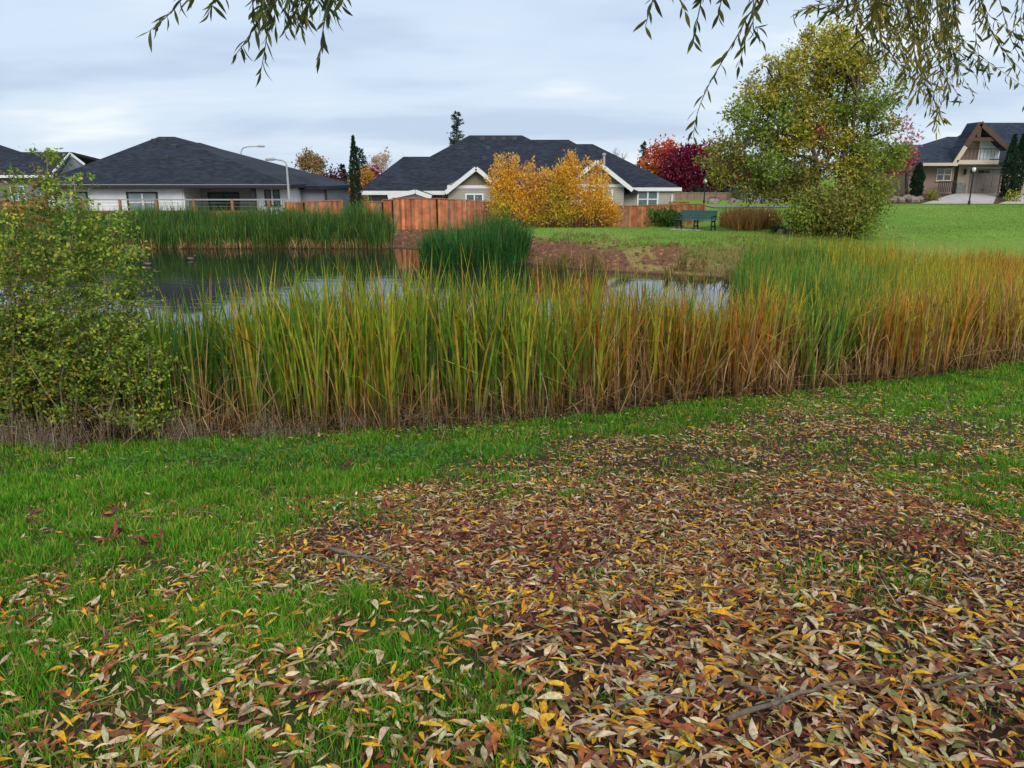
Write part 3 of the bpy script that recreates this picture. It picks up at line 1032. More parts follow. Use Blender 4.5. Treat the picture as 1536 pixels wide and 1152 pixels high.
    dw = part(t, 'balcony_door', M['trim_white'], lambda g: g.box(xa(1468, Yw, 225), xa(1489.5, Yw), Yw - .06, Yw + .05, zfl + .01, za(208.5, Yw)))
    for i in range(2):
        for j in range(3):
            a0 = xa(1470 + i * 9.6, Yw, 225)
            a1 = xa(1470 + i * 9.6 + 8.2, Yw, 225)
            h0 = zfl + .1 + j * .59
            part(dw, 'pane', M['curtain'], lambda g: g.box(a0, a1, Yw - .1, Yw - .055, h0, h0 + .54))
    # main roof behind
    zme = za(243, Yw - .6)
    main = part(t, 'main_roof', M['roof_blue'], lambda g: hip(g, xa(1480, Yw, 243), xa(1700, Yw, 243), xa(1472, Yw + 6.5, 185), xa(1640, Yw + 6, 185), Yw - .6, Yw + 6.5, zme, za(184, Yw + 6.5)))
    part(main, 'gutter', M['trim_cream'], lambda g: g.box(xa(1505, Yw - .7), xa(1700, Yw - .7), Yw - .7, Yw - .603, zme - .2, zme + .04))


chalet_house()


# ------------------------------------------------------------------ road, drive, low walls
def sheet(name, pts, material, kind='structure', lift=0.03, n=1):
    g = Geo()
    g.face([(x, y, float(ground_z(x, y)) + lift) for x, y in pts])
    return tag(g.build(name, material), kind=kind)


def grid_sheet(name, corners, material, lift, nu=30, nv=10):
    """a sheet that follows the ground between four plan corners"""
    A, B, C_, D = [np.array(c, float) for c in corners]
    g = Geo()
    pts = {}
    for i in range(nu + 1):
        for j in range(nv + 1):
            u, v = i / nu, j / nv
            p = (A * (1 - u) + B * u) * (1 - v) + (D * (1 - u) + C_ * u) * v
            pts[i, j] = (p[0], p[1], float(ground_z(p[0], p[1])) + lift)
    for i in range(nu):
        for j in range(nv):
            g.face([pts[i, j], pts[i + 1, j], pts[i + 1, j + 1], pts[i, j + 1]])
    return tag(g.build(name, material), kind='structure')


grid_sheet('road', [(14.4, 56.5), (22, 57.0), (22, 60.5), (14.4, 60.3)], M['asphalt'], 0.05)
grid_sheet('driveway', [(xa(1384, 63.2), 63.2), (xa(1492, 63.2), 63.2), (xa(1497, 68.8), 68.8), (xa(1436, 68.8), 68.8)], M['concrete'], 0.05, 16, 10)
grid_sheet('side_driveway', [(xa(1500, 63.2), 63.2), (xa(1600, 63.2), 63.2), (xa(1600, 67.5), 67.5), (xa(1532, 67.5), 67.5)], M['concrete'], 0.05, 10, 10)
grid_sheet('mulch_bed', [(xa(1330, 63.6), 63.6), (xa(1382, 63.6), 63.6), (xa(1432, 68.6), 68.6), (xa(1330, 68.6), 68.6)], M['mulch'], 0.04, 12, 8)
grid_sheet('mulch_bed', [(xa(1493, 63.6), 63.6), (xa(1500, 63.6), 63.6), (xa(1531, 68.6), 68.6), (xa(1499, 68.6), 68.6)], M['mulch'], 0.04, 8, 8)

_t = thing('garden_wall', 'low tan block wall beyond the road in front of burgundy trees', 'wall', (20, 76, -0.6))
for i in range(11):
    x0, x1 = xa(1012 + i * 10, 76), xa(1012 + i * 10 + 9.7, 76)
    part(_t, 'block_panel', M['wall_tan'], lambda g: g.box(x0, x1, 76, 76.25, -1.3, za(290.5 + .05 * i, 76)))
part(_t, 'coping', M['rock'], lambda g: g.box(xa(1011, 76), xa(1123, 76), 75.95, 76.3, za(290.4, 76) + .003, za(290.4, 76) + .1))

_t = thing('grey_garage', 'plain slate-grey garage wall half hidden behind the large olive tree', 'building', (xa(1135, 74), 74, -.8))
part(_t, 'wall', M['grey_siding'], lambda g: g.box(xa(1112, 74), xa(1180, 74), 74, 80, -1.2, za(283, 74)))
part(_t, 'roof', M['roof_navy'], lambda g: hip(g, xa(1108, 74), xa(1184, 74), xa(1135, 77), xa(1160, 77), 73.6, 77, za(283, 74) + .2, za(272, 77)))


# ------------------------------------------------------------------ fences
CEDAR = [lin(190, 116, 78), lin(176, 104, 70), lin(202, 128, 86), lin(160, 96, 66), lin(178, 120, 88), lin(156, 116, 92)]


def fence(name, label, runs, gz, ht_rail=False):
    """runs: list of (x0, y0, x1, y1, z_top0, z_top1); boards, a cap rail and posts"""
    c0 = runs[0]
    t = thing(name, label, 'fence', (c0[0], c0[1], gz))
    for (x0, y0, x1, y1, z0, z1) in runs:
        L = math.hypot(x1 - x0, y1 - y0)
        ux, uy = (x1 - x0) / L, (y1 - y0) / L
        nb = max(1, int(round(L / 2.4)))
        for k in range(nb):
            g = Geo()
            a0, a1 = k * L / nb + .05, (k + 1) * L / nb - .05
            n = max(1, int((a1 - a0) / 0.15))
            for i in range(n):
                s0 = a0 + (a1 - a0) * i / n + .006
                s1 = a0 + (a1 - a0) * (i + 1) / n - .006
                zt = z0 + (z1 - z0) * (s0 + s1) / 2 / L + RNG.uniform(-.012, .012)
                o = RNG.uniform(-.008, .012)
                col = tuple(pal(CEDAR, 1, .16)[0])
                q = []
                for zz in (gz - .15, zt):
                    for s, w in ((s0, -.012 + o), (s1, -.012 + o), (s1, .012 + o), (s0, .012 + o)):
                        q.append((x0 + ux * s + uy * w, y0 + uy * s - ux * w, zz))
                g.hexa(q, col)
            ob = g.build('board_panel', M['wood_attr'], t)
            ob['kind'] = 'stuff'
            za0, za1 = z0 + (z1 - z0) * a0 / L, z0 + (z1 - z0) * a1 / L
            g = Geo()
            g.bar((x0 + ux * (a0 - .05), y0 + uy * (a0 - .05), za0 + .035), (x0 + ux * (a1 + .046), y0 + uy * (a1 + .046), za1 + .035), .12, .04)
            g.build('cap_rail', M['post_wood'], t)
        for k in range(nb + 1):
            s = k * L / nb
            zt = z0 + (z1 - z0) * s / L
            g = Geo()
            px, py = x0 + ux * s, y0 + uy * s
            g.box(px - .045, px + .045, py - .07, py + .05, gz - .2, zt + .012)
            g.build('post', M['post_wood'], t)
    return t


def fr(px0, px1, py0, py1, Y0, Y1):
    return (xa(px0, Y0), Y0, xa(px1, Y1), Y1, za(py0, Y0), za(py1, Y1))


fence('cedar_fence', 'long red cedar board fence with stepped top in front of taupe house',
      [fr(547, 573, 303.5, 303.5, 47, 47), fr(573.3, 588, 300.5, 300.5, 47, 47), fr(588.3, 655, 298, 298.5, 47, 47), fr(655.2, 760, 298.5, 304, 47, 46.4), fr(760.2, 918, 304, 310, 46.4, 45.6), fr(918.2, 1058, 310, 306, 45.6, 47.2)], -1.55)
fence('cedar_fence', 'short red cedar fence stretch beside the slim dark cypress', [fr(427, 455, 304, 304, 44.6, 44.6), fr(455.2, 513, 303.5, 301, 44.6, 45.2)], -1.55)
fence('cedar_fence', 'short cedar fence return meeting the long fence near the bench', [fr(1005, 1034, 303.4, 303.2, 49.2, 49.2)], -1.4)

# low fence with cable railing below the white house
_Y = 42.4
_t = thing('railing_fence', 'low cedar fence with posts and steel cable railing below white house', 'fence', (xa(200, _Y), _Y, -1.5))
_pts = [65, 122, 178, 233, 289, 347, 402]
for i, px in enumerate(_pts):
    x = xa(px, _Y)
    part(_t, 'post', M['post_wood'], lambda g: g.box(x - .06, x + .06, _Y - .06, _Y + .06, -1.6, za(299, _Y)))
for i in range(len(_pts) - 1):
    x0, x1 = xa(_pts[i], _Y) + .065, xa(_pts[i + 1], _Y) - .065
    n = max(1, int((x1 - x0) / .15))
    g = Geo()
    for k in range(n):
        a = x0 + (x1 - x0) * k / n
        g.box(a + .005, a + (x1 - x0) / n - .005, _Y - .012 + RNG.uniform(-.01, .01), _Y + .014, -1.6, za(316, _Y) + RNG.uniform(-.01, .01), tuple(pal(CEDAR, 1, .15)[0] * .75))
    g.build('board_panel', M['wood_attr'], _t)['kind'] = 'stuff'
    for yy in (304.5, 309.5):
        part(_t, 'cable', M['rail_wire'], lambda g: g.tube([(x0, _Y, za(yy, _Y)), (x1, _Y, za(yy, _Y))], .008, 4))
part(_t, 'top_rail', M['rail_wire'], lambda g: g.box(xa(65, _Y), xa(430, _Y), _Y - .03, _Y + .03, za(300, _Y) - .02, za(299, _Y) + .02))
_x = xa(64, _Y)
fence('cedar_fence', 'dark cedar fence section beside grey house, past the cable railing', [fr(-20, 62, 301, 301, 42.6, 42.4)], -1.5)


# ------------------------------------------------------------------ lamps, bench, ducks, rocks
def street_lamp(px, pytop, Yd, arm_px, arm_py, zb, label):
    x = xa(px, Yd, pytop)
    zt = za(pytop, Yd)
    t = thing('street_lamp', label, 'street lamp', (x, Yd, zb))
    ax, az = xa(arm_px, Yd, arm_py), za(arm_py, Yd)
    sg = 1 if ax > x else -1
    r = abs(az - zt)
    part(t, 'pole', M['metal'], lambda g: g.tube([(x, Yd, zb), (x, Yd, zt)], [.085, .05], 8))
    part(t, 'arm', M['metal'], lambda g: g.tube([(x, Yd, zt), (x + sg * .04, Yd, zt + r * .45), (x + sg * .2, Yd, zt + r * .8), (x + sg * .55, Yd, zt + r * .97), (ax - sg * .3, Yd, az)], [.05, .05, .048, .045, .04], 7))
    part(t, 'lamp_head', M['metal'], lambda g: g.tube([(ax - sg * .35, Yd, az), (ax - sg * .2, Yd, az + .02), (ax + sg * .2, Yd, az), (ax + sg * .28, Yd, az - .02)], [.04, .09, .08, .03], 8))
    part(t, 'base_plate', M['metal'], lambda g: g.box(x - .16, x + .16, Yd - .16, Yd + .16, zb - .1, zb + .03))


street_lamp(361.5, 233, 62.0, 392, 219.5, -1.5, 'grey curved-arm street lamp rising behind the white house roof')
street_lamp(430, 248, 45.2, 405, 239, -1.55, 'grey curved-arm street lamp standing by the corner of white house')


def post_lamp(px, pyb, pyt, Y, label, col='globe'):
    x = xa(px, Y, pyb)
    zb = float(ground_z(x, Y))
    zt = za(pyt, Y)
    t = thing('post_lamp', label, 'lamp post', (x, Y, zb))
    part(t, 'post', M['metal_dark'], lambda g: g.tube([(x, Y, zb - .1), (x, Y, zb + .25), (x, Y, zb + .3), (x, Y, zt - .2)], [.1, .1, .055, .05], 8))
    part(t, 'globe', M[col], lambda g: g.lathe((x, Y, zt), [(.05, -.2), (.12, -.12), (.15, 0), (.11, .12), (.04, .18)], 10), True)
    part(t, 'cap', M['metal_dark'], lambda g: g.lathe((x, Y, zt), [(.12, .17), (.1, .21), (.02, .27)], 8))


post_lamp(1454, 302, 254, 63.0, 'dark post lamp standing on lawn edge before the garage door')
post_lamp(1056, 303, 271.5, 66.0, 'globe post lamp in front of the burgundy trees by the road')
post_lamp(1142, 303, 261.5, 66.0, 'globe post lamp glimpsed through the large olive tree')


def bench():
    bx, by, _ = PZ(1043, 346, -.93)
    bz = float(ground_z(bx, by))
    a = math.radians(-33)
    ca, sa = math.cos(a), math.sin(a)
    t = thing('park_bench', 'dark green slatted park bench on the grass above the pond', 'bench', (bx, by, bz))

    def w(u, v, z):   # u along the bench, v towards its front
        return (bx + u * ca + v * sa, by + u * sa - v * ca, bz + z)

    def slat(name, u0, u1, v, z, dv, dz, m='bench_green'):
        g = Geo()
        q = []
        for vv, zz in ((v, z), (v + dv[0], z + dv[1])):
            pass
        p0, p1 = np.array((v, z)), np.array((v + dv[0], z + dv[1]))
        d = p1 - p0
        nn = np.array((-d[1], d[0])) / np.linalg.norm(d) * dz
        sec = [p0, p1, p1 + nn, p0 + nn]
        q = [w(u0, s[0], s[1]) for s in sec] + [w(u1, s[0], s[1]) for s in sec]
        g.hexa(q)
        return g.build(name, M[m], t)
    hl = .92
    for i in range(6):
        slat('seat_slat', -hl, hl, -.2 + i * .082, .44 + .004 * i, (.072, .004), .03)
    for i in range(6):
        slat('back_slat', -hl, hl, -.24 - i * .022, .5 + i * .072, (-.018, .062), .03)
    for u in (-hl + .06, 0, hl - .06):
        fr_ = Geo()
        for p, q in (((.24, .0), (.2, .43)), ((-.36, .0), (-.2, .43)), ((-.2, .42), (.27, .43)), ((-.26, .4), (-.46, .92)), ((.2, .18), (-.27, .2))):
            fr_.bar(w(u, *p), w(u, *q), .05, .06)
        fr_.build('leg_frame', M['metal_dark'], t)
    for u in (-hl + .06, hl - .06):
        ar = Geo()
        ar.bar(w(u, -.3, .66), w(u, .26, .66), .06, .035)
        ar.bar(w(u, .24, .43), w(u, .24, .65), .04, .04)
        ar.build('armrest', M['metal_dark'], t)
    g = Geo()
    q = []
    for zz in (-.12, .03):
        for u, v in ((-1.1, .55), (.4, .55), (.4, 0), (-1.1, 0)):
            q.append((w(u, v, 0)[0], w(u, v, 0)[1], float(ground_z(*w(u, v, 0)[:2])) + zz))
    g.hexa(q)
    tag(g.build('concrete_pad', M['concrete']), 'pale concrete pad set in grass at the front of the bench', 'slab')


bench()


def duck(px, py, sgn, label):
    x, y, z = PZ(px, py, WATER)
    t = thing('duck', label, 'duck', (x, y, z), 'ducks on the pond')
    s = sgn
    k_ = .62
    spine = [(-.30, .13), (-.25, .11), (-.15, .08), (-.02, .07), (.1, .08), (.17, .12), (.19, .2), (.2, .26), (.23, .30), (.27, .30)]
    spine = [(a * k_, b * k_) for a, b in spine]
    rad = [.01, .05, .095, .115, .10, .07, .042, .04, .05, .03]
    part(t, 'body', M['duck_body'], lambda g: g.tube([(x + s * a, y, z + b) for a, b in spine], [r_ * k_ for r_ in rad], 10), True)
    part(t, 'bill', M['duck_bill'], lambda g: g.tube([(x + s * .17, y, z + .183), (x + s * .205, y, z + .177)], [.014, .008], 6))
    for k in (-1, 1):
        part(t, 'wing', M['duck_pale'], lambda g: g.tube([(x - s * .14, y + k * .03, z + .093), (x - s * .05, y + k * .062, z + .08), (x + s * .05, y + k * .052, z + .075)], [.007, .022, .01], 6), True)


duck(221, 398, -1, 'small brown duck paddling beside the white house reflection on the pond')
duck(287, 390, 1, 'small brown duck swimming close under the far cattail bank')


def blob_rock(name, c, r, label=None, group=None):
    g = Geo()
    n, m = 8, 5
    rows = []
    for j in range(m + 1):
        th = math.pi * j / m
        rows.append([(c[0] + r[0] * math.sin(th) * math.cos(2 * math.pi * i / n) * RNG.uniform(.75, 1.1), c[1] + r[1] * math.sin(th) * math.sin(2 * math.pi * i / n) * RNG.uniform(.75, 1.1), c[2] + r[2] * math.cos(th) * RNG.uniform(.85, 1.05)) for i in range(n)])
    base = len(g.v)
    for row in rows:
        g.v += row
    for j in range(m):
        for i in range(n):
            a, b = j * n + i, j * n + (i + 1) % n
            g.f.append((a, a + n, b + n, b))
    o = g.build(name, M['rock'])
    if label:
        tag(o, label, 'rock', group)
    return o


for k in range(7):
    px = 1171 + k * 9 + RNG.uniform(-2, 2)
    y = 35.6 + RNG.uniform(-.5, .6)
    x = xa(px, y, 347)
    blob_rock('rock', (x, y, float(ground_z(x, y)) + .08), (RNG.uniform(.18, .3), .22, RNG.uniform(.15, .24)), 'brown rock at the foot of the shrub under the olive tree', 'rocks below the olive tree')
for k in range(9):
    px = 1338 + k * 5 + RNG.uniform(-2, 2)
    y = 64.2 + RNG.uniform(-.3, .8)
    x = xa(px, y, 298)
    blob_rock('rock', (x, y, float(ground_z(x, y)) + .15), (RNG.uniform(.3, .5), .4, RNG.uniform(.25, .42)), 'grey-brown boulder edging the mulch bed beside the driveway', 'boulders by the driveway')
for k, px in enumerate((1070, 1101, 1131, 1162)):
    y = 66 + RNG.uniform(-1, 1)
    x = xa(px, y, 302)
    blob_rock('rock', (x, y, float(ground_z(x, y)) + .12), (.6, .4, .35), 'pale boulder on the verge between road and low tan wall', 'verge boulders')


# ------------------------------------------------------------------ trees and shrubs
def lobes_px(spec, Y, depth=0.8):
    """(px, py, rx px, ry px, leaf count, palette) at depth Y into metres"""
    out = []
    for px, py, rx, ry, n, p in spec:
        yy = Y + RNG.uniform(-.5, .5) * depth
        c = P(px, py, yy)
        k = yy / FPX
        out.append((np.array(c), np.array((rx * k, min(rx, ry) * k * depth + .3, ry * k)), n, p))
    return out


def crown_leaves(lobes, leaf, aspect, clump=24, sigma=.2, up=0.0, droop=0.0, outer=0.45):
    parts = []
    for c, r, n, p in lobes:
        nc = max(3, n // clump)
        d = rdir(nc)
        rad = RNG.uniform(0, 1, (nc, 1)) ** outer
        cc = c + d * rad * r
        shade = RNG.uniform(.72, 1.2, nc)              # clumps differ in age and tint
        idx = RNG.integers(0, nc, n)
        pos = cc[idx] + RNG.normal(size=(n, 3)) * (np.mean(r) * sigma + .05)
        dd = rdir(n) + np.array((0, 0, up - droop)) + .5 * unit(pos - c)
        L = leaf * RNG.uniform(.6, 1.3, n)
        C = pal(p, n, .2) * shade[idx][:, None]
        parts.append(leaf_quads(pos, dd, rdir(n), L, L * aspect, C))
    return joined(parts)


def wob(a, b, n, amp):
    a, b = np.array(a, float), np.array(b, float)
    t = np.linspace(0, 1, n)[:, None]
    L = np.linalg.norm(b - a)
    off = RNG.normal(size=(n, 3)) * amp * L * (np.sin(np.pi * t))
    return a + (b - a) * t + off


def tree(name, label, cat, base, lobes, leaf, aspect=.5, trunk_r=.12, bark='bark', group=None, stems=None, clump=24, sigma=.2, up=0., droop=0., outer=.45, limb_n=4, crown='crown', trunk='trunk', sub=5):
    base = np.array(base, float)
    t = thing(name, label, cat, tuple(base), group)
    cen = np.mean([l[0] for l in lobes], 0)
    top = max(l[0][2] for l in lobes)
    stems = stems or [(0, 0, cen[0] - base[0], cen[1] - base[1], .8, 1.0)]
    gl = Geo()
    axes = []
    for ox, oy, tx, ty, fh, rs in stems:
        p0 = base + np.array((ox, oy, -.15))
        p1 = np.array((base[0] + tx, base[1] + ty, base[2] + (top - base[2]) * fh))
        pts = wob(p0, p1, 7, .02)
        axes.append(pts)
        g = Geo()
        r = trunk_r * rs
        g.tube(pts, [r * 1.25] + list(np.linspace(r, r * .3, 6)), 8)
        g.build(trunk, M[bark], t, True)
    for c, r, n, p in lobes:
        best = min(((np.linalg.norm(q - (c - np.array((0, 0, r[2] * .8)))), ai, qi) for ai, ax in enumerate(axes) for qi, q in enumerate(ax[1:-1], 1)), key=lambda v: v[0])
        q = axes[best[1]][best[2]]
        br = trunk_r * .32
        pts = wob(q, c, 5, .06)
        gl.tube(pts, np.linspace(br, br * .4, 5), 5, False)
        for k in range(sub):
            e = c + rdir(1)[0] * r * .9
            gl.tube(wob(pts[RNG.integers(2, 5)], e, 4, .07), np.linspace(br * .4, br * .1, 4), 4, False)
    gl.build('limbs', M[bark], t)['kind'] = 'stuff'
    V, F, C = crown_leaves(lobes, leaf, aspect, clump, sigma, up, droop, outer)
    mesh_np(crown, V, F, C, M['leaf'], t)
    return t


def gz(x, y):
    return float(ground_z(x, y))


OLIVE = [lin(186, 172, 66), lin(156, 160, 60), lin(200, 178, 78), lin(134, 150, 56)]
GREEN = [lin(140, 158, 62), lin(120, 146, 58), lin(162, 168, 66), lin(132, 152, 74)]
GOLDOL = [lin(194, 182, 76), lin(174, 170, 68), lin(202, 184, 80), lin(152, 160, 64)]
PINKY = [lin(178, 112, 90), lin(196, 126, 96), lin(150, 96, 70)]
BROWNG = [lin(158, 150, 70), lin(136, 142, 62), lin(166, 150, 80), lin(124, 134, 60)]

_Y = 36.0
_bx, _by = xa(1262, _Y, 350), _Y
_spec = [(1240, 62, 34, 26, 1300, GOLDOL), (1262, 88, 34, 30, 1500, GOLDOL), (1205, 92, 34, 28, 1300, GOLDOL), (1288, 108, 32, 34, 1500, OLIVE), (1232, 125, 36, 30, 1700, OLIVE), (1180, 125, 32, 28, 1300, GOLDOL),
    (1140, 140, 30, 26, 1000, GOLDOL), (1165, 165, 34, 28, 1400, GREEN), (1215, 168, 36, 28, 1700, OLIVE), (1266, 160, 34, 32, 1600, GREEN), (1312, 165, 28, 34, 1100, GREEN), (1112, 172, 26, 24, 800, GREEN),
    (1128, 205, 34, 26, 1300, GREEN), (1182, 210, 38, 28, 1800, OLIVE), (1245, 208, 34, 26, 1500, OLIVE), (1300, 212, 32, 28, 1200, GREEN), (1086, 214, 24, 20, 600, BROWNG), (1098, 244, 32, 22, 1100, BROWNG),
    (1155, 248, 38, 26, 1700, GREEN), (1215, 255, 34, 24, 1300, BROWNG), (1280, 250, 36, 26, 1500, OLIVE), (1328, 238, 28, 20, 800, GREEN), (1352, 228, 18, 12, 260, GREEN), (1130, 280, 36, 20, 1100, BROWNG), (1180, 288, 36, 20, 1200, BROWNG), (1295, 282, 34, 20, 1100, GREEN),
    (1222, 205, 20, 20, 300, PINKY), (1245, 226, 14, 9, 140, PINKY), (1150, 100, 12, 12, 90, GOLDOL), (1340, 140, 20, 26, 350, GREEN), (1075, 262, 22, 20, 520, BROWNG), (1058, 240, 12, 12, 120, BROWNG), (1212, 52, 14, 12, 160, GOLDOL), (1270, 52, 16, 14, 220, GOLDOL), (1165, 92, 14, 12, 140, GOLDOL), (1330, 190, 20, 16, 300, OLIVE)]
tree('olive_tree', 'large spreading tree with yellowing olive-green leaves at the pond corner', 'tree', (_bx, _by, gz(_bx, _by)), lobes_px([(a, b, c * .86, d * .86, int(n_ * 1.3), p) for a, b, c, d, n_, p in _spec], _Y, 1.0),
    .16, .5, .24, 'bark', stems=[(0, 0, -.5, 0, .78, 1), (.3, .2, .9, .3, .7, .8), (-.3, .1, -2.2, 0, .6, .7), (.1, -.2, -.2, -.4, .85, .6)], sigma=.16, clump=40, limb_n=6, outer=.42)
_bx = xa(1245, 35.2, 350)
tree('shrub', 'dense brownish-green shrub growing under the large olive tree', 'shrub', (_bx, 35.2, gz(_bx, 35.2)), lobes_px([
    (1250, 312, 50, 34, 4200, BROWNG), (1205, 322, 26, 24, 1500, GREEN), (1295, 315, 36, 34, 3000, GREEN), (1270, 335, 40, 18, 1800, GREEN), (1225, 338, 36, 16, 1600, BROWNG), (1310, 290, 30, 24, 1500, BROWNG)], 35.2, .9),
    .15, .5, .06, 'bark', stems=[(0, 0, -.6, 0, .8, 1), (.4, 0, .8, .2, .8, 1), (-.4, .1, -1.2, 0, .7, 1), (.1, .2, .2, .2, .9, 1)], crown='foliage', trunk='stem')

GOLD = [lin(250, 192, 66), lin(242, 178, 56), lin(253, 204, 88), lin(226, 172, 56), lin(246, 184, 80)]
GOLDBR = [lin(238, 184, 84), lin(222, 164, 90), lin(246, 198, 98)]
GOLDGR = [lin(212, 184, 66), lin(226, 186, 62), lin(188, 170, 60)]
_gold_labels = ['golden-leaved columnar tree against cedar fence, beside the dark green cattail island', 'shorter golden tree with thin brown tips growing between two golden neighbours',
                'tallest golden tree with yellow plume top before the taupe house', 'golden tree thinning to twigs in front of the taupe gable', 'low golden shrub ending the golden row at the fence']
for k, (spec, px) in enumerate((
        ([(750, 280, 17, 28, 1100, GOLD), (768, 268, 14, 26, 900, GOLD), (753, 250, 7, 20, 260, GOLDBR), (772, 245, 5, 16, 150, GOLDBR), (750, 312, 18, 22, 1000, GOLDGR), (775, 305, 18, 28, 1200, GOLD), (738, 268, 6, 20, 130, GOLDBR), (762, 242, 3, 12, 60, GOLDBR), (745, 240, 3, 12, 50, GOLDBR)], 762),
        ([(798, 272, 13, 24, 800, GOLDBR), (800, 304, 19, 28, 1300, GOLD), (818, 268, 9, 16, 380, GOLDBR), (797, 244, 3, 14, 70, GOLDBR), (806, 326, 20, 12, 700, GOLDGR), (786, 262, 5, 16, 150, GOLDBR), (812, 290, 12, 20, 500, GOLD)], 803),
        ([(850, 266, 15, 24, 1000, GOLD), (836, 292, 18, 30, 1300, GOLDGR), (857, 248, 8, 16, 330, GOLD), (863, 290, 16, 32, 1200, GOLD), (846, 322, 20, 14, 900, GOLDGR), (855, 232, 2.5, 10, 60, GOLDBR), (840, 262, 6, 16, 220, GOLD), (868, 255, 5, 14, 150, GOLDBR)], 850),
        ([(895, 284, 17, 28, 1000, GOLD), (886, 310, 18, 22, 1100, GOLD), (906, 306, 13, 24, 800, GOLD), (890, 252, 8, 20, 150, GOLDBR), (882, 244, 3, 12, 50, GOLDBR), (900, 248, 3, 14, 60, GOLDBR), (908, 268, 6, 12, 120, GOLDBR)], 893),
        ([(920, 320, 11, 16, 600, GOLD), (913, 330, 14, 10, 500, GOLDBR)], 917))):
    yy = 44.4 + .2 * (k % 2)
    bx = xa(px, yy, 340)
    tree('golden_tree', _gold_labels[k], 'tree', (bx, yy, gz(bx, yy)), lobes_px([(a, b, c, d, int(n_ * 1.3), p) for a, b, c, d, n_, p in spec], yy, .6), .15, .42, .05, 'bark', 'golden trees along the cedar fence', stems=[(0, 0, 0, 0, .95, 1), (.15, 0, .4, .1, .85, .8), (-.15, .1, -.4, 0, .85, .8)], up=.9, sigma=.16, clump=14, outer=.5)


def column_conifer(name, label, px, pyb, pyt, Y, wpx, palette, cat='tree', group=None, n=2600, zb=None):
    x = xa(px, Y, pyb)
    zb = gz(x, Y) if zb is None else zb
    zt = za(pyt, Y)
    H = zt - zb
    R = wpx / 2 * Y / FPX
    t = thing(name, label, cat, (x, Y, zb), group)
    part(t, 'trunk', M['bark'], lambda g: g.tube([(x, Y, zb - .1), (x, Y, zb + H * .5), (x, Y, zt - .1)], [R * .22, R * .14, .015], 6))
    h = RNG.uniform(0.02, 1, n)
    prof = np.minimum(1, (1 - h) * 2.6 + .03) * np.minimum(1, .72 + h * 1.2)
    a = RNG.uniform(0, 2 * math.pi, n)
    lump = 1 + .16 * np.sin(a * 3 + h * 14) + RNG.normal(size=n) * .08
    rr = R * prof * lump * RNG.uniform(.55, 1, n) ** .5
    pos = np.stack([x + rr * np.cos(a), Y + rr * np.sin(a), zb + h * H], 1)
    d = np.stack([np.cos(a) * .35, np.sin(a) * .35, np.full(n, 1.0)], 1) + RNG.normal(size=(n, 3)) * .25
    L = RNG.uniform(.7, 1.4, n) * max(.12, R * .5)
    V, F, C = leaf_quads(pos, d, rdir(n), L, L * .4, pal(palette, n, .3))
    mesh_np('crown', V, F, C, M['leaf'], t)


DARKCON = [lin(40, 62, 44), lin(32, 54, 40), lin(52, 72, 46)]
column_conifer('cypress_tree', 'slim dark green cypress column standing between two cedar fences', 535.5, 330, 206, 45.4, 14, DARKCON, n=3200)
column_conifer('cypress_tree', 'tall dark cypress beside the brown garage door', 1508, 296, 204, 66.0, 15, DARKCON, group='cypresses by the chalet garage')
column_conifer('cypress_tree', 'tall dark cypress with yellow-flowered shrub at its foot', 1521, 296, 203, 66.6, 15, DARKCON, group='cypresses by the chalet garage')
column_conifer('cypress_tree', 'stout dark cypress at the porch end of the tan house wing', 1373, 296, 247, 65.5, 15, DARKCON)


def tier_conifer(name, label, px, pyb, pyt, Y, wpx, palette, n=90, per=26, droop=.25, irregular=.25, round_top=.9, zb=None):
    x = xa(px, Y, pyb)
    zb = gz(x, Y) if zb is None else zb
    zt = za(pyt, Y)
    H, R = zt - zb, wpx / 2 * Y / FPX
    t = thing(name, label, 'tree', (x, Y, zb))
    part(t, 'trunk', M['bark'], lambda g: g.tube([(x, Y, zb - .2), (x, Y, zb + H * .6), (x, Y, zt - .1)], [H * .03, H * .018, .02], 7))
    gb = Geo()
    pos, dirs, LL = [], [], []
    for k in range(n):
        h = (k + RNG.uniform(0, 1)) / n
        a = RNG.uniform(0, 2 * math.pi)
        rl = R * (1 - h) ** round_top * (1 + RNG.uniform(-irregular, irregular)) + .12
        p0 = np.array((x, Y, zb + H * (.08 + .92 * h)))
        e = p0 + np.array((math.cos(a) * rl, math.sin(a) * rl, -droop * rl + .1 * H * .1))
        gb.tube([p0, (p0 + e) / 2 + (0, 0, .04 * rl), e], [.04, .025, .01], 3, False)
        s = RNG.uniform(.15, 1, (per, 1))
        pos.append(p0 + (e - p0) * s + RNG.normal(size=(per, 3)) * rl * .1)
        dirs.append(np.tile((e - p0) / rl, (per, 1)) + RNG.normal(size=(per, 3)) * .5)
        LL.append(np.full(per, max(.25, rl * .28)))
    gb.build('limbs', M['bark'], t)['kind'] = 'stuff'
    pos, dirs, LL = np.concatenate(pos), np.concatenate(dirs), np.concatenate(LL)
    LL = LL * RNG.uniform(.7, 1.2, len(LL))
    V, F, C = leaf_quads(pos, dirs, rdir(len(pos)), LL, LL * .45, pal(palette, len(pos), .3))
    mesh_np('crown', V, F, C, M['leaf'], t)


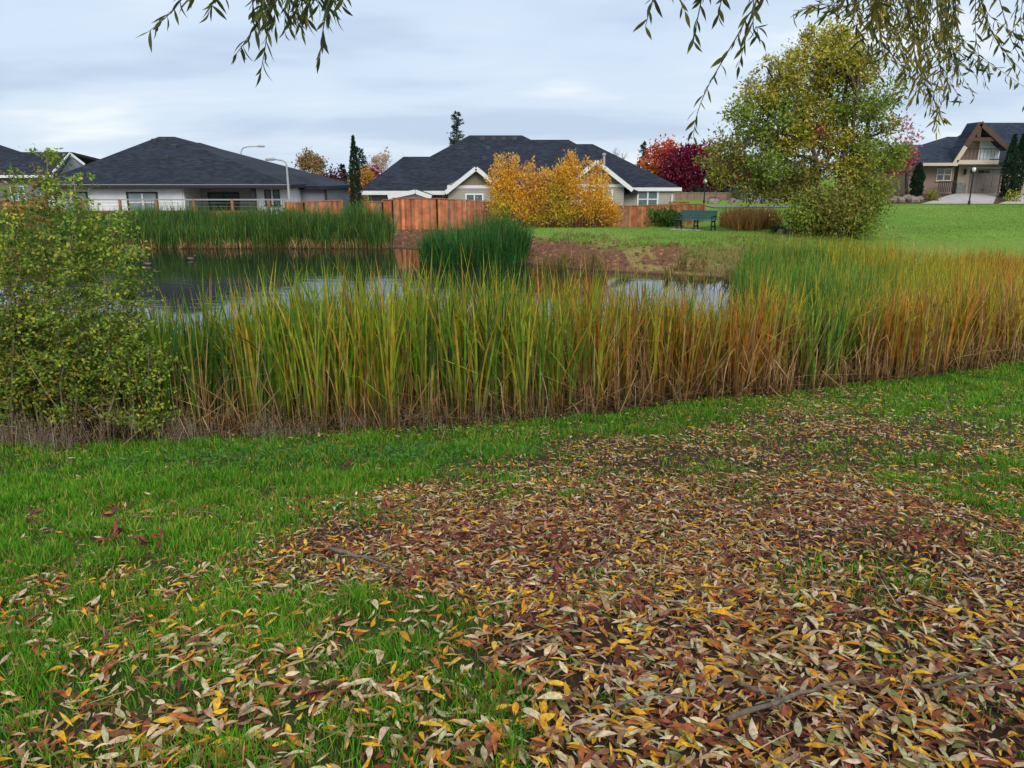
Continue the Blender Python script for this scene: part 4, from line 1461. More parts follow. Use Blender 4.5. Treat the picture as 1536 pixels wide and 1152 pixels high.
FIR = [lin(56, 78, 62), lin(44, 66, 54), lin(70, 88, 66)]
tier_conifer('conifer_tree', 'tall grey-green conifer rising behind the taupe house ridge', 687, 300, 168, 95, 36, FIR, 110, 30, .1, .4, .55, zb=-.5)
tier_conifer('conifer_tree', 'dark blue-green spruce between the taupe roof and the orange tree', 962, 300, 213, 90, 28, [lin(48, 66, 64), lin(38, 56, 56)], 80, 26, .3, .25, zb=-.5)
tier_conifer('conifer_tree', 'narrow dark spruce among autumn trees past the grey garage wing', 516, 305, 246, 85, 15, [lin(44, 64, 62), lin(36, 54, 52)], 60, 24, .35, .2, zb=-.5)
tier_conifer('conifer_tree', 'dark round-shouldered conifer showing behind the slim cypress', 542, 305, 222, 92, 30, FIR, 90, 26, .1, .35, .5, zb=-.5)


def bare_tree(name, label, px, pyb, pyt, Y, wpx, col, leafpal=None, nleaf=0, zb=-.5, lv=5):
    x = xa(px, Y, pyb)
    zt = za(pyt, Y)
    H, R = zt - zb, wpx / 2 * Y / FPX
    t = thing(name, label, 'tree', (x, Y, zb))
    g = Geo()
    tips = []
    todo = [(np.array((x, Y, zb)), np.array((0, 0, 1.0)), H * .34, H * .02, 0)]
    while todo:
        p, d, L, r, k = todo.pop()
        e = p + d * L
        m = (p + e) / 2 + RNG.normal(size=3) * L * .06
        g.tube([p, m, e], [r, r * .8, r * .6], 4 if k < 2 else 3, False, col)
        if k >= lv:
            tips.append(e)
            continue
        for _ in range(3 if k else 5):
            nd = d + RNG.normal(size=3) * np.array((.55 * R / H * 2.4, .55, .3)) + np.array((0, 0, .12))
            nd /= np.linalg.norm(nd)
            todo.append((e - d * L * RNG.uniform(0, .35), nd, L * RNG.uniform(.55, .8), max(r * .58, .012), k + 1))
    g.build('trunk', M['wood_attr'], t)
    if nleaf:
        tp = np.array(tips)
        idx = RNG.integers(0, len(tp), nleaf)
        pos = tp[idx] + RNG.normal(size=(nleaf, 3)) * R * .09
        L = RNG.uniform(.18, .34, nleaf)
        V, F, C = leaf_quads(pos, rdir(nleaf), rdir(nleaf), L, L * .6, pal(leafpal, nleaf, .25))
        mesh_np('crown', V, F, C, M['leaf'], t)


bare_tree('autumn_tree', 'half-bare olive and pinkish-brown tree behind the grey garage wing', 470, 300, 222, 88, 66, lin(120, 96, 86), [lin(142, 122, 62), lin(150, 112, 88), lin(122, 112, 60), lin(168, 126, 100)], 2600)
bare_tree('autumn_tree', 'pale leafless tree standing to one side of the slim cypress', 580, 300, 214, 90, 50, lin(160, 140, 128), [lin(190, 160, 140)], 500)
bare_tree('autumn_tree', 'grey leafless tree peeping over the east end of the taupe roof', 915, 300, 212, 96, 52, lin(140, 130, 128))
BURG = [lin(132, 36, 64), lin(108, 28, 54), lin(150, 46, 70), lin(92, 26, 48)]
ORNG = [lin(206, 92, 58), lin(190, 72, 58), lin(214, 120, 62), lin(170, 62, 56)]
for nm, lab, px, Y, spec, palx in (
        ('autumn_tree', 'orange-red tree between the dark spruce and the burgundy trees', 992, 84, [(992, 240, 24, 24, 1500, ORNG), (978, 262, 16, 22, 800, [lin(206, 140, 70), lin(190, 120, 60)]), (1006, 225, 12, 12, 500, ORNG), (995, 272, 20, 18, 800, ORNG)], 0),
        ('autumn_tree', 'burgundy tree rising right above the end of the taupe roof', 1028, 80, [(1022, 250, 26, 26, 2000, BURG), (1034, 235, 16, 14, 800, BURG), (1020, 275, 28, 16, 1200, BURG), (1005, 270, 14, 16, 600, BURG)], 0),
        ('autumn_tree', 'burgundy tree behind the globe lamp at the road', 1068, 81, [(1062, 250, 26, 28, 2000, BURG), (1085, 262, 20, 24, 1300, BURG), (1060, 277, 28, 14, 1100, BURG), (1055, 230, 12, 12, 400, BURG)], 0),
        ('autumn_tree', 'dull burgundy tree partly covered by the large olive tree', 1108, 83, [(1105, 265, 22, 26, 1500, BURG), (1122, 275, 20, 20, 1000, BURG), (1100, 283, 20, 10, 500, BURG)], 0),
        ('autumn_tree', 'dark plum tree behind the cedar fence stretch by the slim cypress', 505, 82, [(500, 275, 14, 20, 900, [lin(98, 54, 66), lin(84, 48, 58)]), (512, 290, 14, 14, 600, [lin(70, 62, 66), lin(60, 58, 58)])], 0),
        ('autumn_tree', 'small tan-orange tree seen just past the slim dark cypress', 545, 80, [(547, 268, 9, 14, 500, [lin(208, 152, 76), lin(192, 136, 70)]), (527, 283, 8, 14, 350, [lin(196, 140, 80), lin(180, 120, 70)]), (546, 288, 10, 10, 300, [lin(190, 132, 70)])], 0),
        ('autumn_tree', 'small red tree at the eave corner of the taupe house', 562, 84, [(562, 270, 14, 16, 700, [lin(150, 66, 76), lin(130, 56, 66)]), (572, 280, 12, 12, 400, BURG)], 0),
        ('pink_tree', 'sparse pinkish-red tree between the olive tree and the tan house', 1362, 67, [(1362, 200, 18, 24, 170, [lin(206, 140, 156), lin(190, 120, 140)]), (1360, 236, 17, 14, 330, [lin(170, 76, 84), lin(186, 100, 106)]), (1345, 245, 16, 18, 500, [lin(160, 80, 70)])], 0)):
    bx = xa(px, Y, 295)
    tree(nm, lab, 'tree', (bx, Y, gz(bx, Y)), lobes_px(spec, Y, .9), .32, .6, .14, 'bark', sigma=.22, clump=14)

# far trees closing the view between the houses
FARG = [lin(84, 82, 58), lin(104, 88, 62), lin(72, 76, 58), lin(126, 96, 70)]
for k, (px, top, w, wh) in enumerate(((455, 282, 40, 'behind the half-bare pinkish tree'), (500, 280, 34, 'behind the dark plum tree'), (528, 276, 26, 'behind the slim cypress'), (552, 280, 30, 'at the eave end of the taupe house'), (985, 276, 40, 'behind the orange-red tree'),
                                      (1030, 280, 40, 'behind the burgundy tree at the taupe roof'), (1085, 280, 44, 'behind the globe lamp'), (1140, 268, 50, 'above the slate-grey garage'), (1200, 262, 50, 'behind the olive tree trunk'), (1320, 258, 46, 'between olive tree and pinkish-red tree'))):
    Y = 120 + 6 * (k % 4)
    bx = xa(px, Y, 285)
    tree('far_tree', 'dull brown-green distant tree ' + wh, 'tree', (bx, Y, -.5), lobes_px([(px, top, w * .42, 14, 500, FARG), (px - w * .3, top + 8, w * .3, 12, 300, FARG), (px + w * .3, top + 7, w * .3, 12, 300, FARG)], Y, .9), .6, .6, .2, 'bark', 'distant tree row', sub=2)

# low bushes
BUSH = [lin(92, 128, 58), lin(78, 112, 48), lin(112, 138, 60)]


def bush(label, px, pyb, Y, w, h, palette, n=900, leaf=.14, nm='bush', up=.3):
    x = xa(px, Y, pyb)
    z = gz(x, Y)
    k = Y / FPX
    lob = [(np.array((x + RNG.uniform(-.3, .3) * w * k, Y + RNG.uniform(-.2, .2) * w * k, z + h * k * RNG.uniform(.35, .6))), np.array((w * k * .36, w * k * .3, h * k * .45)), n // 3, palette) for _ in range(3)]
    tree(nm, label, 'bush', (x, Y, z), lob, leaf, .5, .03, 'bark', crown='foliage', trunk='stem', stems=[(0, 0, -.1, 0, .8, 1), (.1, 0, .2, 0, .8, 1), (-.1, 0, -.2, 0, .8, 1)], sub=2, up=up)


bush('green grassy bush against cedar fence beside the bench', 996, 346, 42.5, 42, 26, BUSH, 1500, .2, up=1.2)
bush('small dark bush at the foot of the rocks under the olive tree', 1166, 347, 35.8, 16, 10, [lin(50, 76, 46), lin(62, 84, 50)], 400, .1)
bush('rounded green bush in front of the tan house porch', 1392, 294, 65.2, 26, 16, BROWNG, 600, .16)
bush('yellow-flowered bush at the cypress foot beside the driveway', 1518, 296, 64.6, 20, 16, [lin(120, 140, 60), lin(200, 190, 80), lin(90, 120, 50)], 500, .14)
bush('dark clipped bush on the verge beyond the road', 1068, 302, 68, 14, 7, [lin(50, 58, 46)], 300, .14)
bush('dark bush at the base of the burgundy trees', 1050, 292, 77.5, 34, 16, [lin(44, 56, 48), lin(58, 66, 52)], 600, .22)
bush('grey-green bush beside the low tan wall', 1082, 292, 77.4, 30, 14, [lin(70, 80, 60), lin(60, 70, 56)], 500, .22)


# ------------------------------------------------------------------ blades: cattails, reeds, dry grass
def blades(base, H, lean, az, bend, width, C, K=7, tipc=None, basec=None, kink=None):
    """upright tapering blades; lean in radians, bend = extra curl towards the tip"""
    N = len(base)
    t = np.linspace(0, 1, K)
    dx, dy = np.cos(az), np.sin(az)
    out = (np.sin(lean)[:, None] * t + bend[:, None] * t ** 2.6) * H[:, None]
    up = H[:, None] * t * np.cos(lean)[:, None] - (bend[:, None] ** 2) * .55 * H[:, None] * t ** 3
    if kink is not None:
        kt, ka = kink
        over = np.clip(t[None, :] - kt[:, None], 0, 1) * H[:, None]
        up = up - over * (1 - np.cos(ka))[:, None]
        out = out + over * np.sin(ka)[:, None]
    pts = np.stack([base[:, 0:1] + dx[:, None] * out, base[:, 1:2] + dy[:, None] * out, base[:, 2:3] + up], -1)
    wprof = np.minimum(1, (1 - t) * 3.2 + .06) * (0.75 + .5 * np.minimum(t * 3, 1) * .5)
    W = width[:, None] * wprof[None, :]
    sa = az + math.pi / 2 + RNG.uniform(-.9, .9, N)
    tw = RNG.uniform(-1.0, 1.0, N)
    ang = sa[:, None] + tw[:, None] * t[None, :]
    S = np.stack([np.cos(ang), np.sin(ang), np.zeros_like(ang)], -1)
    CC = np.repeat(C[:, None, :], K, 1)
    if basec is not None:
        k = (np.clip(1 - t * 3.0, 0, 1) ** .8)[None, :, None]
        CC = CC * (1 - k) + basec[:, None, :] * k
    if tipc is not None:
        k = (np.clip((t - .62) / .38, 0, 1))[None, :, None] * .9
        CC = CC * (1 - k) + tipc[:, None, :] * k
    return ribbons(pts, W, S, CC)


def shoots(xy, per, H, zfun=None, spread=.035, lean=.10, bend=.10, wid=.015, palette=None, colfun=None, tips=None, bases=None, K=7):
    """fans of blades: xy (n,2) shoot positions"""
    n = len(xy)
    P_ = np.repeat(xy, per, 0)
    N = len(P_)
    P_ = P_ + RNG.normal(size=(N, 2)) * spread
    Hs = np.repeat(H, per) * RNG.uniform(.7, 1.05, N)
    z = np.minimum(ground_z(P_[:, 0], P_[:, 1]), 9) if zfun is None else zfun(P_)
    base = np.column_stack([P_, z])
    az = RNG.uniform(0, 2 * math.pi, N)
    C = colfun(np.repeat(xy, per, 0)) if colfun is not None else pal(palette, N, .2)
    C = C * (1 + .28 * fbm(P_[:, 0], P_[:, 1], .7, 17))[:, None]
    tc = pal(tips, N, .2) if tips is not None else None
    bc = pal(bases, N, .2) if bases is not None else None
    if tc is not None:
        keep = RNG.uniform(0, 1, N) < .45
        tc = np.where(keep[:, None], tc, C)
    kk = (RNG.uniform(.45, .85, N), RNG.uniform(.6, 2.2, N) * (RNG.uniform(0, 1, N) < .09))
    return blades(base, Hs, np.abs(RNG.normal(0, lean, N)), az, np.abs(RNG.normal(0, bend, N)), wid * RNG.uniform(.6, 1.3, N), C, K, tc, bc, kk)


TAN = [lin(196, 160, 108), lin(172, 132, 86), lin(150, 112, 74), lin(206, 176, 130)]
OCHRE = [lin(198, 142, 54), lin(180, 122, 50), lin(208, 158, 72), lin(164, 110, 52)]
CGREEN = [lin(118, 152, 42), lin(100, 138, 38), lin(138, 164, 50), lin(88, 124, 40)]
YGREEN = [lin(166, 166, 52), lin(182, 168, 58), lin(150, 156, 46), lin(192, 164, 54)]
DGREEN = [lin(60, 104, 52), lin(52, 92, 48), lin(74, 118, 56), lin(66, 108, 62)]


def belt_colour(xy):
    """green where the water is open, browner towards the dry end, in patches"""
    n = len(xy)
    x, y = xy[:, 0], xy[:, 1]
    nz = fbm(x * 1.0, y * .7, 1.1, 21) + .35 * RNG.normal(size=n)
    back = np.clip((y - edge_y(x)) / 3.0, 0, 3)
    brown = np.clip((x + 2.6) / 12.5, 0, .6) + .36 * nz - .24 * np.clip(back, 0, 1.2) * (x < 4)
    brown = brown - .6 * np.exp(-((x - 5.0) / .5) ** 2)
    brown = brown - .55 * np.exp(-(((x - 7.0) / 2.6) ** 2)) * (y > 19) + .28 * (x > 9) * (y > 15)
    g, yg, oc, tn, dg = (pal(p, n, .2) for p in (CGREEN, YGREEN, OCHRE, TAN, DGREEN))
    r = RNG.uniform(0, 1, n)
    C = np.where((brown < .12)[:, None], np.where((r < .35)[:, None], dg, g), np.where((brown < .36)[:, None], np.where((r < .5)[:, None], g, yg), np.where((brown < .62)[:, None], np.where((r < .6)[:, None], yg, oc), np.where((r < .82)[:, None], oc, tn))))
    return C


def scatter(n, x0, x1, y0, y1, keep):
    xy = np.column_stack([RNG.uniform(x0, x1, n), RNG.uniform(y0, y1, n)])
    return xy[keep(xy[:, 0], xy[:, 1])]


# the near belt: from the grass edge into the shallows
def belt_thick(x):
    return np.interp(x, [-12, -5.2, -4.2, -3, 0, 2.2, 3.2, 4.2, 6, 14], [2.2, 2.2, 2.8, 3.4, 3.4, 2.8, 2.6, 2.8, 3.4, 5.0])


xy = scatter(14000, -10, 15, 8, 20, lambda x, y: (y > edge_y(x) + .05 + .2 * vnoise(x * 2, y * 0, 31)) & (y < edge_y(x) + belt_thick(x) + .5 * vnoise(x * 1.3, 0 * y, 33)) & (vnoise(x * 2.2, y * 2.2, 35) > -.55))
hx = np.interp(xy[:, 0], [-10, -4.6, -3.8, -2.6, 0, 2, 3, 6, 9, 14], [1.9, 1.9, 2.1, 2.34, 2.28, 2.06, 1.86, 1.7, 1.74, 1.9]) * (1 + .10 * fbm(xy[:, 0], xy[:, 1], .8, 41)) * RNG.uniform(.86, 1.08, len(xy))
hx *= 1 - .18 * (np.clip(1 - (xy[:, 1] - edge_y(xy[:, 0])) / .8, 0, 1))
V, F, C = shoots(xy, 6, hx, colfun=belt_colour, tips=OCHRE[:2] + YGREEN + CGREEN, bases=[lin(124, 94, 58), lin(96, 78, 48), lin(150, 116, 74), lin(84, 74, 42)], lean=.095, bend=.12, wid=.023)
tag(mesh_np('cattails', V, F, C, M['reed']), 'near belt of tall green and tan cattails along the grassy bank', 'cattails', kind='stuff')

# bent and broken dead stalks along the front of the belt
n = 2900
x = RNG.uniform(-6.5, 13, n)
y = edge_y(x) + np.abs(RNG.normal(0, .55, n)) - .05
b = np.column_stack([x, y, ground_z(x, y)])
Hh = RNG.uniform(.35, 1.55, n)
V, F, C = blades(b, Hh, np.abs(RNG.normal(.12, .28, n)), RNG.uniform(0, 6.28, n), RNG.normal(0, .08, n), RNG.uniform(.006, .015, n), pal(TAN, n, .25), 9, None, pal(TAN, n, .2) * .55, (RNG.uniform(.25, .8, n), RNG.uniform(0, 2.5, n) * (RNG.uniform(0, 1, n) < .6)))
n = 1500
x = RNG.uniform(-6.5, 13, n)
y = edge_y(x) + np.abs(RNG.normal(.1, .5, n)) - .1
b = np.column_stack([x, y, ground_z(x, y) + RNG.uniform(.0, .12, n)])
p2 = blades(b, RNG.uniform(.25, .8, n), RNG.uniform(1.15, 1.52, n), RNG.uniform(0, 6.28, n), np.zeros(n), RNG.uniform(.005, .013, n), pal(TAN + [lin(104, 78, 58)], n, .3) * .75, 5)
V, F, C = joined([(V, F, C), p2])
tag(mesh_np('dead_stalks', V, F, C, M['reed']), 'bent and broken tan cattail stalks at the foot of the near belt', 'dead stalks', kind='stuff')

# the wide stand at the far right corner of the pond
xy = scatter(9000, 4.6, 24, 15.0, 31.5, lambda x, y: (y > np.interp(x, [4, 5.8, 6.2, 7.5, 9, 24], [26, 21.6, 21.0, 20.2, 17.2, 19])) & (y < np.minimum(far_y(x) + .4, 28.2 + .02 * x)) & (x > .293 * y + .25 * np.sin(y * 2)) & (x < .74 * y + 2))
hx = np.interp(xy[:, 1], [16, 21, 27, 31], [1.9, 1.75, 1.5, 1.35]) * RNG.uniform(.85, 1.08, len(xy)) * (1 + .08 * fbm(xy[:, 0], xy[:, 1], 1.4, 43))


def stand_colour(xy):
    n = len(xy)
    x, y = xy[:, 0], xy[:, 1]
    u = x / y                                        # drier towards the outer side
    k = np.clip((u - .38) / .30, 0, 1) + .2 * fbm(x, y, 1.8, 23) + .14 * RNG.normal(size=n) + .2 * (y > 25.5)
    g, yg, oc = (pal(p, n, .2) for p in ([lin(84, 134, 54), lin(74, 122, 52), lin(100, 148, 58), lin(112, 152, 56)], YGREEN, OCHRE))
    return np.where((k < .38)[:, None], g, np.where((k < .78)[:, None], yg, oc))


V, F, C = shoots(xy, 5, hx, colfun=stand_colour, tips=YGREEN, lean=.08, bend=.08, wid=.021, K=6)
tag(mesh_np('cattails', V, F, C, M['reed']), 'broad green to orange cattail stand reaching back to the olive tree', 'cattails', kind='stuff')

# island clump
c0 = np.array(PZ(711, 396, WATER)[:2])
xy = scatter(2400, c0[0] - 2.6, c0[0] + 2.6, c0[1] - .6, c0[1] + 3.2, lambda x, y: ((x - c0[0]) / 2.2) ** 2 + ((y - c0[1] - 1.2) / 1.5) ** 2 < 1 + .12 * vnoise(x * 2, y * 2, 51))
hx = 2.2 * (1 + .09 * fbm(xy[:, 0], xy[:, 1], .6, 53)) * RNG.uniform(.7, 1.08, len(xy)) * np.interp(xy[:, 0] - c0[0], [-2.2, -1.7, -.6, .2, 1.4, 2.2], [.92, 1.0, 1.02, 1.06, .95, .66])
ISL = [lin(48, 100, 46), lin(58, 114, 52), lin(40, 86, 44), lin(74, 126, 58)]
V, F, C = shoots(xy, 5, hx, palette=ISL, lean=.15, bend=.2, wid=.022, spread=.06, bases=[lin(96, 120, 56)], tips=[lin(96, 140, 60), lin(70, 118, 52), lin(130, 140, 70)])
tag(mesh_np('cattails', V, F, C, M['reed']), 'rounded dark green cattail island standing in open pond water', 'cattails', kind='stuff')

# far bank reeds
xy = scatter(7200, -27, -5.7, 37.6, 42.0, lambda x, y: (y > 37.9 + .4 * vnoise(x * .8, 0 * y, 61)) & (y < 40.8 + .5 * vnoise(x * .5, 0 * y, 62)) & (x < -5.9 - .25 * np.abs(y - 39)))
hx = (1.98 + .34 * fbm(xy[:, 0], xy[:, 1] * .3, 1.3, 63)) * RNG.uniform(.66, 1.1, len(xy)) * np.interp(xy[:, 0], [-27, -20, -12, -7.2, -5.8], [.84, .88, .96, .98, .72])
hx *= np.where(xy[:, 1] < 38.5, .72, 1)
V, F, C = shoots(xy, 5, hx, palette=[lin(72, 112, 50), lin(60, 98, 48), lin(90, 126, 54), lin(124, 142, 62), lin(56, 88, 48), lin(78, 116, 50)], bases=[lin(110, 116, 58), lin(90, 108, 54), lin(150, 130, 80)], lean=.13, bend=.12, wid=.024, spread=.05, K=6)
tag(mesh_np('cattails', V, F, C, M['reed']), 'dark green cattail bank in front of the white house fences', 'cattails', kind='stuff')
n = 2000
x = RNG.uniform(-27, -6, n)
x = x[vnoise(x * .9, x * 0, 66) > -.15]
n = len(x)
y = 37.9 + RNG.normal(0, .25, n)
b = np.column_stack([x, y, np.full(n, WATER) + .02])
V, F, C = blades(b, RNG.uniform(.2, .6, n), np.abs(RNG.normal(.3, .45, n)), RNG.uniform(0, 6.28, n), RNG.normal(0, .2, n), RNG.uniform(.015, .03, n), pal(TAN + [lin(150, 120, 70), lin(112, 110, 60)], n, .25), 5)
tag(mesh_np('dead_stalks', V, F, C, M['reed']), 'tan dead leaves fringing the foot of the far cattail bank', 'dead stalks', kind='stuff')

# sparse reeds and dry grass on the bank below the bench
xy = scatter(1500, 1.0, 9.5, 25.2, 31.5, lambda x, y: (np.abs(y - far_y(x)) < 1.2) & (vnoise(x * 1.3, y * .9, 71) + .12 * (x - 5) > .0))
V, F, C = shoots(xy, 4, RNG.uniform(.35, .95, len(xy)), palette=[lin(120, 118, 58), lin(140, 118, 66), lin(92, 110, 50), lin(150, 126, 80), lin(126, 92, 62)], lean=.25, bend=.2, wid=.022, K=5)
tag(mesh_np('bank_weeds', V, F, C, M['reed']), 'low olive and brown weeds on the waterline below the bench', 'weeds', kind='stuff')
xy = scatter(4200, .2, 15, 28.5, 37.5, lambda x, y: (y > far_y(x) + np.interp(x, [0, 5, 7], [4.6, 3.6, 1.5])) & (y < far_y(x) + 6.8) & (vnoise(x * .8, y * .8, 72) + .06 * (x - 3) > -.1))
V, F, C = shoots(xy, 4, RNG.uniform(.07, .24, len(xy)), palette=[lin(150, 142, 76), lin(126, 144, 62), lin(112, 148, 54), lin(140, 124, 80)], lean=.4, bend=.3, wid=.022, K=4)
tag(mesh_np('bank_grass', V, F, C, M['grass']), 'tufty fading grass on the slope below the bench', 'grass', kind='stuff')
# clods on the bare dirt
n = 900
x = RNG.uniform(.4, 6.8, n)
d_ = RNG.uniform(.6, 5.4, n)
x[600:] = RNG.uniform(-6.6, -2.4, 300)
d_[600:] = RNG.uniform(.3, 8.5, 300)
y = far_y(x) + d_
c = np.column_stack([x, y, ground_z(x, y)])
r = RNG.uniform(.03, .11, n)
cube = np.array([(-1, -1, -.6), (1, -1, -.6), (1, 1, -.6), (-1, 1, -.6), (-.6, -.6, .6), (.6, -.6, .6), (.6, .6, .6), (-.6, .6, .6)])
V = (c[:, None, :] + cube[None] * r[:, None, None] * RNG.uniform(.5, 1.3, (n, 8, 3))).reshape(-1, 3)
F = ((np.arange(n) * 8)[:, None, None] + np.array([(4, 5, 6, 7), (0, 1, 5, 4), (1, 2, 6, 5), (2, 3, 7, 6), (3, 0, 4, 7)])[None]).reshape(-1, 4)
C = np.repeat(pal([lin(128, 86, 64), lin(104, 70, 52), lin(144, 104, 80)], n, .2), 8, 0)
tag(mesh_np('dirt_clods', V, F, C, M['wood_attr']), 'loose brown clods over the bare dirt bank', 'dirt', kind='stuff')

# brown tall grass beside the bench
xy = scatter(1500, 10.8, 17, 37.5, 43.0, lambda x, y: (x > .263 * y + .5 * vnoise(y * 1.5, y * 0, 75)) & (x < .329 * y + .8 * vnoise(y * 1.2, y * 0, 76)))
V, F, C = shoots(xy, 6, RNG.uniform(.6, 1.3, len(xy)) * .95, palette=[lin(190, 138, 78), lin(172, 124, 72), lin(204, 156, 96), lin(160, 120, 70), lin(150, 130, 70)], lean=.28, bend=.2, wid=.024, K=5)
tag(mesh_np('dry_grass', V, F, C, M['reed']), 'patch of tall orange-brown dry grass behind the bench', 'grass', kind='stuff')

# the lawn beyond the pond
xy = scatter(30000, 0, 46, 32, 62.5, lambda x, y: (y > far_y(x) + 4.5) & (x < .72 * y + 2) & ~((x < 14) & (y > 45)) & ~((y > 56) & (x < 33)))
V, F, C = shoots(xy, 3, RNG.uniform(.04, .11, len(xy)), palette=[lin(122, 156, 58), lin(108, 144, 50), lin(138, 162, 72), lin(98, 132, 48)], lean=.6, bend=.4, wid=.018, K=3, spread=.25)
tag(mesh_np('lawn_grass', V, F, C, M['grass']), 'mown green grass over the lawn beyond the pond', 'grass', kind='stuff')


n = 1500
x = xa(1250, 37) + RNG.normal(0, 3.2, n)
y = 36.5 + RNG.normal(0, 2.4, n)
k = y > far_y(x) + 3
x, y = x[k], y[k]
n = len(x)
L = RNG.uniform(.06, .14, n)
p1 = leaf_quads(np.column_stack([x, y, ground_z(x, y) + .05]), np.column_stack([RNG.normal(size=(n, 2)), np.zeros(n)]), np.tile((0., 0., 1.), (n, 1)) + .2 * rdir(n), L, L * .5, pal([lin(196, 158, 70), lin(160, 120, 70), lin(180, 150, 60)], n, .2))
tag(mesh_np('tree_litter', *p1, M['leaf']), 'scattered yellow leaves on the lawn below the large olive tree', 'fallen leaves', kind='stuff')
n = 260
x = RNG.uniform(-19, 5, n)
y = np.where(RNG.uniform(0, 1, n) < .5, far_y(x) - np.abs(RNG.normal(0, 1.5, n)) - .3, RNG.uniform(18, 36, n))
L = RNG.uniform(.05, .11, n)
p1 = leaf_quads(np.column_stack([x, y, np.full(n, WATER + .006)]), np.column_stack([RNG.normal(size=(n, 2)), np.zeros(n)]), np.tile((0., 0., 1.), (n, 1)), L, L * .4, pal([lin(170, 150, 90), lin(140, 120, 80), lin(186, 170, 110)], n, .2))
tag(mesh_np('floating_leaves', *p1, M['leaf']), 'small pale leaves floating on the pond', 'floating leaves', kind='stuff')


# ------------------------------------------------------------------ the near bank: turf, weeds, litter
def in_view(x, y, margin=2.0):
    return (y > 1.0) & (np.abs(x) < .74 * y + margin) & (y < edge_y(x) + .15)


GRASSC = [lin(80, 140, 26), lin(98, 158, 30), lin(64, 122, 26), lin(116, 160, 40), lin(88, 146, 24)]
GRASSY = [lin(168, 166, 64), lin(180, 158, 84)]


def turf(n, y0, y1, K, hmin, hmax, w):
    x = RNG.uniform(-.74 * y1 - 2, .74 * y1 + 2, n)
    y = RNG.uniform(y0, y1, n)
    k = in_view(x, y)
    x, y = x[k], y[k]
    L, G = cover(x, y)
    tuft = .65 + .5 * vnoise(x * 5, y * 5, 81) + .3 * vnoise(x * 13, y * 13, 82)
    edge = 1 - .75 * sstep(-.5, .1, y - edge_y(x) + .3 * vnoise(x * 1.5, y * 0, 83) + .25 * (x < 0))
    k = RNG.uniform(0, 1, len(x)) < np.clip(G * 1.2 - .05, 0, 1) ** 1.15 * np.clip(tuft, .12, 1) * edge
    x, y, G, tuft = x[k], y[k], G[k], tuft[k]
    N = len(x)
    z = ground_z(x, y)
    H = RNG.uniform(hmin, hmax, N) * (.6 + .55 * G) * np.clip(tuft, .5, 1.25)
    C = pal(GRASSC, N, .22)
    yl = RNG.uniform(0, 1, N) < .12 + .1 * vnoise(x * 1.1, y * 1.1, 85)
    C[yl] = pal(GRASSY, int(yl.sum()), .2)
    tone = 1 + .25 * fbm(x, y, 1.3, 84)
    C *= tone[:, None]
    return blades(np.column_stack([x, y, z - .004]), H, np.abs(RNG.normal(.25, .28, N)), RNG.uniform(0, 6.28, N), np.abs(RNG.normal(.1, .22, N)), w * RNG.uniform(.6, 1.3, N), C, K)


V, F, C = joined([turf(205000, 1.0, 3.6, 5, .05, .115, .0042), turf(245000, 3.6, 6.5, 4, .05, .11, .0058), turf(330000, 6.5, 13.2, 3, .05, .10, .0085)])
tag(mesh_np('grass', V, F, C, M['grass']), 'short bright green grass on the near bank', 'grass', kind='stuff')

# longer pale strands lying in the turf and a band of broad-leaved weeds
n = 1500
x = RNG.uniform(-8, 8, n)
y = RNG.uniform(1.6, 10, n)
k = in_view(x, y)
x, y = x[k], y[k]
n = len(x)
V, F, C = blades(np.column_stack([x, y, ground_z(x, y) + .02]), RNG.uniform(.08, .24, n), RNG.uniform(.7, 1.45, n), RNG.uniform(0, 6.28, n), RNG.normal(0, .2, n), RNG.uniform(.0025, .005, n), pal(TAN + [lin(150, 160, 80)], n, .2), 5)
tag(mesh_np('dry_straws', V, F, C, M['grass']), 'pale dry straws lying over turf and leaves', 'straw', kind='stuff')

cw = [PZ(px, py, -1.2)[:2] for px, py in ((470, 690), (560, 700), (640, 690), (400, 705), (720, 700), (330, 690), (220, 700))]
pos, C_ = [], []
for cx, cy in cw:
    m = 170
    q = np.array((cx, cy)) + RNG.normal(size=(m, 2)) * np.array((.38, .32))
    pos.append(q)
q = np.concatenate(pos)
q = q[q[:, 1] < edge_y(q[:, 0]) - .2]
n = len(q)
p3 = np.column_stack([q, ground_z(q[:, 0], q[:, 1]) + RNG.uniform(.02, .09, n)])
d = rdir(n)
d[:, 2] = np.abs(d[:, 2]) * .4
nr = rdir(n) * .5 + np.array((0, 0, 1))
L = RNG.uniform(.04, .08, n)
V, F, C = leaf_strips(p3, d, nr, L, L * .3, RNG.uniform(0, .15, n), RNG.uniform(.1, .4, n), pal([lin(72, 124, 44), lin(56, 104, 38), lin(92, 136, 56)], n, .2), 4)
tag(mesh_np('broad_weeds', V, F, C, M['leaf']), 'low dark green broad-leaved weeds in the turf before the cattails', 'weeds', kind='stuff')

